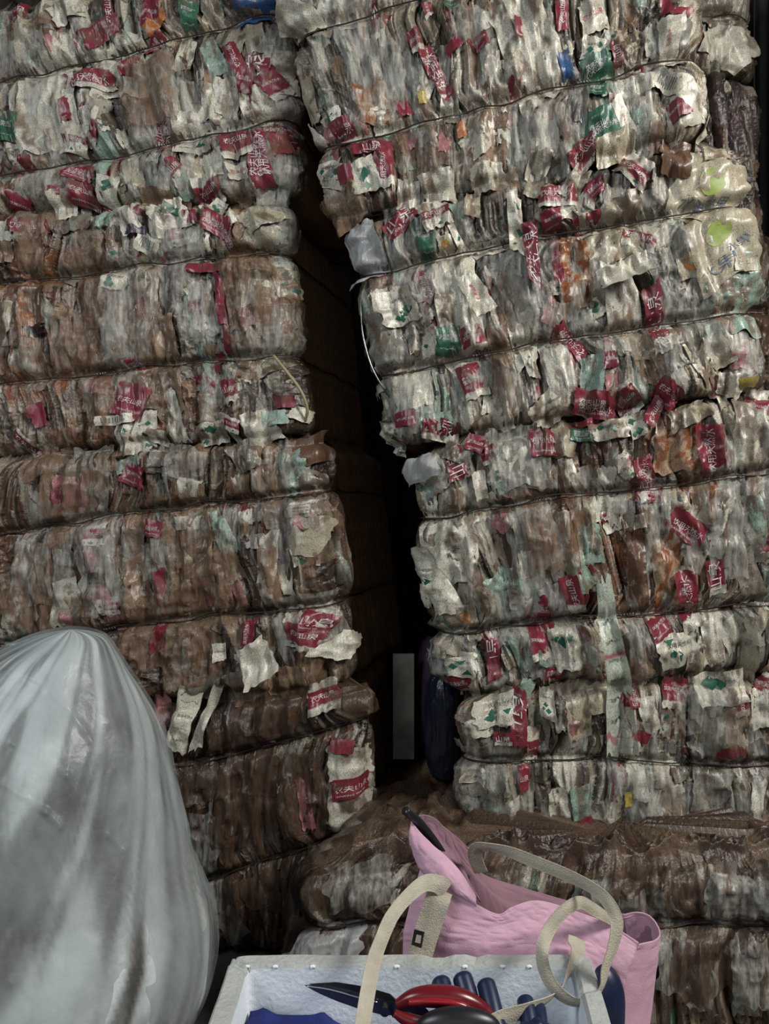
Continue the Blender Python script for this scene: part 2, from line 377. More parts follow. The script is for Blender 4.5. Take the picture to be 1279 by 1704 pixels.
    brt = brt*(1.0 if base_brown < 0.7 else 0.36)  # darker browns; on the bottom left bale its shade is put into the colour
    col = ctab[bi]*(1-mixb)+brt[bi]*mixb
    # small coloured bits
    acc = np.array([RED, RED, PINK, GREEN, WHITE, WHITE, TEAL, CREAM, GREY, DKBR])
    a3 = acc[r3.choice(10, n2, p=[redness*1.6, redness, .08, .05, .27-redness, .17-redness*.6, .08, .10, .15, .10-redness])]*r3.uniform(.8, 1.15, (n2, 1))
    vis = (use2 & (r3.rand(n2) < 0.62))[ci]
    cover = (vis*(1-0.55*mixb[..., 0]))[..., None]
    col = col*(1-cover)+a3[ci]*cover
    # dirt streaks along the strands and brown blotches
    stk = smooth01((fbm(fx*42, Z*2.6, seed+70, 4)-0.50)*6)*np.clip(0.30+0.8*st, 0, .9)
    col = col*(1-stk[..., None])+np.array(BROWN)*0.9*stk[..., None]
    blot = smooth01((fbm(X*16, Z*12, seed+80, 5)-0.56)*9)*np.clip(0.35+st, 0, .9)
    col = col*(1-blot[..., None])+np.array([0.12, 0.08, 0.055])*blot[..., None]
    wsk = smooth01((fbm(fx*60, Z*4, seed+75, 3)-0.60)*9)*0.55
    col = col*(1-wsk[..., None])+np.array([0.50, 0.50, 0.46])*wsk[..., None]
    dk = smooth01((fbm(fx*26, Z*3.4, seed+95, 4)-0.53)*10)*0.85  # dark gaps between film folds, their shade painted as streaks
    col = col*(1-dk[..., None])+np.array([0.045, 0.032, 0.025])*dk[..., None]
    big = smooth01((fbm(X*3.2, Z*3.6, seed+97, 3)-0.42)*3.2)[..., None]*0.45
    col = col*(1-big)+col*np.array([0.50, 0.40, 0.31])*big
    rust = smooth01((fbm(X*34, Z*34, seed+81, 4)-0.50)*14)*np.clip(st-0.45, 0, .8)*(base_brown < 0.5)
    col = col*(1-rust[..., None])+np.array(RUST)*rust[..., None]
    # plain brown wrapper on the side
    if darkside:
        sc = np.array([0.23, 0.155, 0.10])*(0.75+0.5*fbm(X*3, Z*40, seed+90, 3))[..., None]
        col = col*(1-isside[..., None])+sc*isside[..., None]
    # top and bottom: rings closing inwards
    rings = 46 if loose_top else 10
    cen = S[-1].mean(0); cenb = S[0].mean(0)
    allP = [P.reshape(-1, 3)]; allC = [col.reshape(-1, 3)]
    q = [grid_quads(nr, nc, True)]
    prev = (nr-1)*nc; cnt = nr*nc
    ft = np.concatenate([np.linspace(0, 0.45, rings)[1:]]) if loose_top else np.linspace(0, 0.9, rings)[1:]
    if loose_top: ft = np.concatenate([ft, [0.9]])
    ar = np.arange(nc)
    for fi in ft:
        Ps = S[-1] - Nn[-1]*0.02; kf = smooth01(fi*14); ring = (P[-1]*(1-kf)+Ps*kf)*(1-fi)+cen*fi
        ring[:, 2] += 0.045*smooth01(fi*8)+0.06*(ridge(ring[:, 0]*7, ring[:, 1]*7, seed+5)-0.5)*min(1, fi*9)+0.03*(ridge(ring[:, 0]*22, ring[:, 1]*22, seed+6)**2-.5)*min(1, fi*12)+0.012*ridge(ring[:, 0]*60, ring[:, 1]*60, seed+7)*min(1, fi*12)
        allP.append(ring)
        k = smooth01((fbm(ring[:, 0]*14, ring[:, 1]*14, seed+33)-0.35)*4)[:, None]
        allC.append(np.array(DKBR)*k+np.array(TAN)*.55*(1-k))
        q.append(np.stack([prev+ar, prev+(ar+1) % nc, cnt+(ar+1) % nc, cnt+ar], -1)); prev = cnt; cnt += nc
    allP.append(cen[None]+[[0, 0, 0.04]]); allC.append(np.array([BROWN])); tr = [np.stack([prev+ar, prev+(ar+1) % nc, np.full(nc, cnt)], -1)]; cnt += 1
    allP.append(cenb[None]); allC.append(np.array([BROWN])); tr.append(np.stack([(ar+1) % nc, ar, np.full(nc, cnt)], -1))
    root = empty('film_bale', [cenb[0], cenb[1], P[..., 2].min()]); tag(root, label, cat, group)
    body = mesh_np('film_body', np.concatenate(allP), np.concatenate(q), np.concatenate(tr), np.concatenate(allC), [M['bale']], parent=root)
    # smooth carrier for loose pieces
    def blur(H, k):
        kr = np.ones(k)/k
        H2 = np.apply_along_axis(lambda c_: np.convolve(np.pad(c_, k//2, 'edge'), kr, 'valid')[:len(c_)], 0, H)
        return H2
    k = int(0.03/step)|1
    Hs = blur(Hh, k); Hs = blur(Hs.T, k).T
    nf = int(np.sum(front))
    info = dict(root=root, S=S, N=Nn, H=Hh, Hs=Hs, P=P, nf=nf, step=step, seed=seed, nr=nr, nc=nc, na=na,
                pj=proj(P[:, :nf]), st=st, ab=ab, dw=dwm)
    # wires
    kk = 3 if step < 0.005 else 1
    for wi, zz in enumerate(wv):
        cols_ = np.arange(0, nc, 1)
        ri = np.clip((zz/Ht*(nr-1)), 1, nr-2).astype(int)
        pts = []
        for c_ in cols_:
            pass
        pts = []
        hl = np.array([Hh[max(0, ri[c_]-2):ri[c_]+3, c_].max() for c_ in cols_])
        for c_ in cols_:
            k2 = max(2, int(0.035/step)) if c_ < nf else 2
            h = 0.7*hl[max(0, c_-k2):c_+k2+1].max()+0.3*hl[c_]+0.005
            pts.append(S[ri[c_], c_]*1.0+Nn[ri[c_], c_]*h)
        pts = np.array(pts)
        pts[:, 2] = (S[0, :, 2]+(S[-1, :, 2]-S[0, :, 2])*(zz/Ht))
        pts = pts[::2]
        kr = np.ones(9)/9
        pad = np.concatenate([pts[-4:], pts, pts[:4]]); pts = np.stack([np.convolve(pad[:, i], kr, 'valid') for i in range(3)], -1)
        wo = tube('baling_wire', np.concatenate([pts, pts[:2]]), 0.0029 if step < .005 else .0034, wiremat or M['wire'], root, 6)
        # twisted closing knot
        c_ = (na+int((nf-na)*(0.17+0.5*rs.rand())))//2
        base_ = pts[min(c_, len(pts)-1)]
        t = np.linspace(0, 1, 26)
        kn = np.stack([base_[0]+t*0.05, base_[1]-0.006+0.004*np.cos(t*30), base_[2]+0.002+0.004*np.sin(t*30)+0.008*t], -1)
        tube('wire_twist', kn, 0.0017, M['wire_bright'] if wi else M['wire'], wo, 5)
    return info

PALC = dict(red=RED, dred=(0.13, 0.015, 0.03), green=GREEN, white=(0.56, 0.57, 0.50), cream=(0.38, 0.36, 0.28), teal=TEAL, blue=(0.03, 0.10, 0.26),
            navy=(0.02, 0.03, 0.08), orange=(0.42, 0.16, 0.05), yellow=(0.42, 0.36, 0.08), tan=TAN, brown=BROWN, rust=RUST, grey=GREY,
            pink=(0.36, 0.16, 0.17), black=(0.02, 0.018, 0.018))
TEXTS = ['农夫山泉', '饮用天然水', '农夫山泉\n饮用天然水', '山泉']
def scrap(B, px, py, w, h, rot=0, kind='red', text=None, off=0.010, crum=0.005, label=None, name='film_scrap', film=None, shape=None, dirty=0.3, curl=0.0):
    """one loose piece of film lying on bale B, centred on the point seen at (px, py); w, h in picture points at that depth"""
    pj = B['pj']; d2 = (pj[..., 0]-px)**2+(pj[..., 1]-py)**2
    i0, j0 = np.unravel_index(np.argmin(d2), d2.shape)
    d = B['P'][i0, j0][1]; sc = d/F_PX/B['step']              # picture points -> grid steps
    rs = np.random.RandomState((int(px*7+py*13+w)) % 99991)
    hw, hh = w/2*sc, h/2*sc
    nx = int(np.clip(w*sc*B['step']/0.0045, 5, 34)); ny = int(np.clip(h*sc*B['step']/0.0045, 5, 70))
    jit = rs.normal(0, 0.13, (4, 2)) if shape is None else np.array(shape)
    ca, sa = math.cos(math.radians(rot)), math.sin(math.radians(rot))
    sd = rs.randint(0, 60)
    fq = rs.uniform(9, 20)
    def place(p, q, extra=0.0):
        """p, q in -1..1 over the piece -> world point"""
        p = np.asarray(p, float); q = np.asarray(q, float)
        wts = [(1-p)*(1+q)/4, (1+p)*(1+q)/4, (1+p)*(1-q)/4, (1-p)*(1-q)/4]
        pp = p+sum(wt*jit[k, 0] for k, wt in enumerate(wts)); qq = q+sum(wt*jit[k, 1] for k, wt in enumerate(wts))
        pp = pp+0.10*(vn(q*4, p*0+sd, 3)-0.5)*np.abs(p)*2; qq = qq+0.10*(vn(p*4, q*0+sd, 4)-0.5)*np.abs(q)*2
        lx = pp*hw*ca-qq*hh*sa; ly = pp*hw*sa+qq*hh*ca
        cj = np.clip(j0+lx, 0, B['nc']-2.001); ci = np.clip(i0+ly, 0, B['nr']-2.001)
        over = np.maximum(0, (i0+ly)-(B['nr']-2)); under = np.minimum(0, i0+ly)
        a = ci.astype(int); b = cj.astype(int); fa = (ci-a)[..., None]; fb = (cj-b)[..., None]
        def g(G):
            return G[a, b]*(1-fa)*(1-fb)+G[a+1, b]*fa*(1-fb)+G[a, b+1]*(1-fa)*fb+G[a+1, b+1]*fa*fb
        Sx = g(B['S']); Nx = g(B['N']); Hx = g(B['Hs'][..., None])[..., 0]
        X_ = lx*B['step']; Y_ = ly*B['step']
        cr = crum*(2.2*ridge(X_*fq+sd, Y_*fq*.45, sd)**2+1.4*ridge(X_*fq*2.6, Y_*fq*.9+sd, sd+3)**2+0.6*ridge(X_*fq*6, Y_*fq*2.2, sd+5)-1.2)
        cr = cr+curl*(q < 0)*(q*q)*0.05
        tight = 1.0 if off > 0.03 else 0.12+0.88*smooth01((g(B['dw'][..., None])[..., 0]-0.004)/0.03)
        out = Hx*(0.75+0.25*tight)+(off+cr)*tight+extra
        R_ = Sx+Nx*out[..., None]
        R_[..., 2] += (over+under)*B['step']
        return R_
    q_, p_ = np.meshgrid(np.linspace(-1, 1, ny), np.linspace(-1, 1, nx), indexing='ij')
    G = place(p_, q_)
    a, b = (p_+1)/2, (q_+1)/2
    def C3(k): return np.array(PALC[k])
    col = np.ones((ny, nx, 3))*C3('white')
    extra = []                                                       # (2-D verts, tris, material)
    def put_text(s, cx, cy, wid, m, ang=0, maxh=None):
        V2, T2, asp = text2d(s)
        ww = wid*w; sx = wid*2*0.5
        V_ = V2.copy()*ww                                            # in picture points
        if maxh and asp*ww > maxh*h: V_ *= maxh*h/(asp*ww)
        c_, s_ = math.cos(math.radians(ang)), math.sin(math.radians(ang))
        V_ = np.stack([V_[:, 0]*c_-V_[:, 1]*s_, V_[:, 0]*s_+V_[:, 1]*c_], -1)
        extra.append((np.stack([V_[:, 0]/(w/2)+cx, V_[:, 1]/(h/2)+cy], -1), T2, m))
    def disc(cx, cy, rad, m, n=14, sq=False):
        if sq: n = 4
        an = np.arange(n)/n*2*math.pi
        V_ = np.concatenate([[[cx, cy]], np.stack([cx+rad*np.cos(an)*2/w, cy+rad*np.sin(an)*2/h], -1)])
        extra.append((V_, np.array([[0, 1+k, 1+(k+1) % n] for k in range(n)]), m))
    ang = 90 if h > 1.7*w else 0
    mh = 0.55
    if kind in ('red', 'dred'):
        col[:] = C3(kind)
        if rs.rand() < 0.35 and text is None: col[b < 0.22] = C3('white')
        put_text(text or TEXTS[rs.randint(4)], rs.uniform(-.1, .1), rs.uniform(-.1, .25), 0.8 if not ang else 0.8*h/w, M['textw'], ang, None if ang else 0.75)
        if h > 26 and w > 26: put_text('DRINKING WATER', 0, -0.62, 0.7 if not ang else 0.4, M['textw'], 0, 0.12)
    elif kind == 'redplain': col[:] = C3('red')
    elif kind == 'redwhite':
        lo, hi = rs.uniform(0.15, 0.4), rs.uniform(0.6, 0.85); bd = (b > lo) & (b < hi)
        col[bd] = C3('red'); put_text(text or '农夫山泉', 0, lo+hi-1, 0.75, M['textw'], 0, (hi-lo)*0.8)
        disc(rs.uniform(-.5, .5), -0.78, min(w, h)*0.10, M['green'], sq=True)
    elif kind == 'green':
        col[:] = C3('green'); put_text(text or '饮用天然水\n农夫山泉', 0, 0.2, 0.75, M['textw'], 0, 0.55)
        put_text('NATURAL WATER', 0, -0.55, 0.6, M['textw'], 0, 0.14)
    elif kind == 'greenwhite':
        for k in range(3): disc(rs.uniform(-.6, .6), rs.uniform(-.7, .7), min(w, h)*rs.uniform(.12, .22), M['green'], sq=True)
        put_text('饮用天然水', 0.1, 0.35, 0.6, M['textd'], 0, 0.2)
    elif kind == 'whitered': put_text(text or '农夫山泉', 0, 0.1, 0.8, M['textr'], ang)
    elif kind == 'whitetext':
        for k in range(4): put_text('饮用天然水' if k % 2 else 'NATURAL WATER', rs.uniform(-.2, .2), 0.6-k*0.4, 0.7, M['textd'], 0, 0.12)
    elif kind == 'barcode':
        for k in range(9):
            x0 = -0.7+k*0.16; wv_ = rs.uniform(.03, .08)
            extra.append((np.array([[x0, -.5], [x0+wv_, -.5], [x0+wv_, .6], [x0, .6]]), np.array([[0, 1, 2], [0, 2, 3]]), M['textd']))
    elif kind == 'lime':
        col[:] = C3('cream'); disc(0.1, 0.25, min(w, h)*0.20, M['lime']); put_text('水果', -0.2, -0.55, 0.6, M['ptext'], 0, 0.22); put_text('水果', .5, -.2, .3, M['ptext'], 20, .2)
    elif kind == 'orangefruit':
        col[:] = C3('cream'); disc(0, -0.1, min(w, h)*0.26, M['orange']); disc(0.2, 0.15, min(w, h)*0.12, M['lime']); put_text('水果', -.3, .65, .5, M['ptext'], 0, .2)
    elif kind == 'longstrip':
        col[:] = C3('teal')*0.6+C3('white')*0.55; col[(b > 0.08) & (b < 0.12)] = C3('pink'); col[(b > .55) & (b < .57)] = C3('pink')
        for k in range(6): put_text('饮用天然水', 0, -.6+k*.22, .7, M['textd'], 0, .02)
    elif kind == 'rust':
        k_ = smooth01((fbm(a*w*0.09+sd, b*h*0.09, sd+2, 5)-0.50)*14)[..., None]; col = C3('tan')*(1-k_)*1.4+C3('rust')*k_
    elif kind in PALC: col[:] = C3(kind)
    # dirt that lies on the sheet
    if kind in ('brown', 'tan') and film is None and rs.rand() < 0.7: film = 'film_brown'
    if B is DARK[0] or B is DARK[1]:
        if film == 'film_brown' or (film is None and kind in ('brown', 'tan')): film = 'film_dark'
    Xg, Zg = a*w*0.0022, b*h*0.0022
    dn = smooth01((fbm(Xg*40+sd, Zg*16, sd, 4)-0.52)*7)*dirty*1.6
    dn = np.clip(dn, 0, .85)
    col = col*(1-dn[..., None])+np.array([0.12, 0.078, 0.052])*dn[..., None]
    col = col*(0.85+0.3*vn(Xg*25, Zg*25+sd, 8))[..., None]
    mats = [M[film] if film else M['scrap']]
    V = [G.reshape(-1, 3)]; cols = [col.reshape(-1, 3)]; quads = grid_quads(ny, nx); tris = []; mi = [0]*len(quads)
    base = ny*nx
    for (V2, T2, m) in extra:
        ok = (np.abs(V2[:, 0]) < 0.96) & (np.abs(V2[:, 1]) < 0.96)
        T3 = T2[ok[T2].all(1)]
        if len(T3) == 0: continue
        if m not in mats: mats.append(m)
        # read the sheet's own interpolated surface so print stays on it
        u = np.clip((V2[:, 0]+1)/2*(nx-1), 0, nx-1.001); v_ = np.clip((V2[:, 1]+1)/2*(ny-1), 0, ny-1.001)
        iu = u.astype(int); iv = v_.astype(int); fu = (u-iu)[:, None]; fv = (v_-iv)[:, None]
        pt = G[iv, iu]*(1-fu)*(1-fv)+G[iv, iu+1]*fu*(1-fv)+G[iv+1, iu]*(1-fu)*fv+G[iv+1, iu+1]*fu*fv
        pt = pt+B['N'][i0, j0]*0.0016
        V.append(pt); cols.append(np.ones((len(pt), 3))*.5); tris.append(T3+base); base += len(pt)
        mi += [mats.index(m)]*len(T3)
    tri = np.concatenate(tris) if tris else None
    o = mesh_np(name, np.concatenate(V), quads, tri, np.concatenate(cols), mats, mi, parent=B['root'])
    if label: o['label'] = label
    return o

GL, GR, GB = 'bales of the left stack', 'bales of the right stack', 'bales at the back right'
DL = (0.24, 0.92, 0); DR = (0.14, 1.0, 0)
B = {}
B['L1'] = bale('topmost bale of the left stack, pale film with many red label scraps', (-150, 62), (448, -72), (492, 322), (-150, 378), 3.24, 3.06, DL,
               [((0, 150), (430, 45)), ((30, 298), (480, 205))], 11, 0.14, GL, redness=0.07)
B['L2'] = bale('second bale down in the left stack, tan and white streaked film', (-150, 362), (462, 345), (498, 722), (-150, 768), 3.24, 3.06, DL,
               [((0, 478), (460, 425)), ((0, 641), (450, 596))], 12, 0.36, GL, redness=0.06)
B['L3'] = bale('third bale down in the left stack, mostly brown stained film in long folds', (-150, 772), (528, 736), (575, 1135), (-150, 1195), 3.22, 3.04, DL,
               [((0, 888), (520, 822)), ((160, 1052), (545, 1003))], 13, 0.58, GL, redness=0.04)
B['L4'] = bale('bottom bale of the left stack, brown film darkened for its shade, partly behind the white bag', (-120, 1200), (600, 1150), (618, 1582), (-120, 1582), 3.2, 3.04, (0.10, 0.9, 0),
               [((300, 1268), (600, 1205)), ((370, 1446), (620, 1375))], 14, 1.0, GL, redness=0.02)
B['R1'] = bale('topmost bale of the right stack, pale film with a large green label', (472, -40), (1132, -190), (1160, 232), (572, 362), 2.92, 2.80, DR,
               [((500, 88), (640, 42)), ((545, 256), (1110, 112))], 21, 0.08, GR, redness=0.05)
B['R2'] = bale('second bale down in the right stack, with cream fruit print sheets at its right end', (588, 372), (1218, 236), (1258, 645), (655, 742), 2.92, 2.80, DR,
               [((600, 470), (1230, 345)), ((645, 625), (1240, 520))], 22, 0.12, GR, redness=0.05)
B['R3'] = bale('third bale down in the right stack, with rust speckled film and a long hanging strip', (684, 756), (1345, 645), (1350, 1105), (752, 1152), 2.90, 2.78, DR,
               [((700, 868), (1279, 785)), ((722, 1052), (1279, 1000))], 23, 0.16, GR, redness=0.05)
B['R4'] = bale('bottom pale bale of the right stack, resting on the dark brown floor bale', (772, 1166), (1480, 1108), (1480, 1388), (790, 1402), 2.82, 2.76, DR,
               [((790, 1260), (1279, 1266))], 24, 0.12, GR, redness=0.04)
B['R5'] = bale('dark brown bale on the floor behind the pink tote bag', (515, 1450), (1440, 1436), (1440, 1772), (515, 1778), 2.46, 2.46, (0.34, 1.05, 0),
               [((520, 1535), (1300, 1528))], 25, 0.80, GR, loose_top=True, redness=0.01, bulge=0.03,
               pal=[(0.13, 0.12, 0.10), TAN, BROWN, BROWN, DKBR, (0.10, 0.085, 0.07)], darkside=False, wiremat=M['wire'])
lowres = dict(step=0.009, side='L', darkside=False)
B['K1'] = bale('grey white bale high at the back right against the metal wall', (1085, -150), (1244, -165), (1240, 128), (1085, 118), 3.95, 3.95, (0.05, 0.85, 0),
               [((1100, 40), (1240, 35))], 31, 0.10, GB, step=0.0045, side='L', darkside=False)
B['K2'] = bale('dark purple wrapped bale at the back right below the grey white one', (1080, 122), (1252, 130), (1262, 404), (1080, 398), 3.95, 3.95, (0.05, 0.85, 0),
               [], 32, 0.0, GB, step=0.005, side='L', darkside=False, pal=[(0.05, 0.035, 0.05), (0.03, 0.028, 0.03), (0.09, 0.07, 0.09)], redness=0.0)
B['K3'] = bale('brown bale at the right edge beside the fruit print sheets', (1080, 402), (1360, 404), (1360, 690), (1080, 690), 3.95, 3.95, (0.05, 0.85, 0),
               [((1100, 520), (1380, 520))], 33, 0.7, GB, step=0.0045, side='L', darkside=False)
B['K4'] = bale('brown bale under the one beside the fruit print sheets, behind the right stack', (1080, 692), (1360, 692), (1360, 1060), (1080, 1060), 3.95, 3.95, (0.05, 0.85, 0),
               [((1100, 880), (1380, 880))], 34, 0.5, GB, step=0.02, side='L', darkside=False)
B['K5'] = bale('lowest bale behind the right stack, standing on the floor', (1080, 1062), (1360, 1062), (1360, 1427), (1080, 1427), 3.95, 3.95, (0.05, 0.85, 0),
               [((1100, 1250), (1380, 1250))], 35, 0.5, GB, step=0.02, side='L', darkside=False)

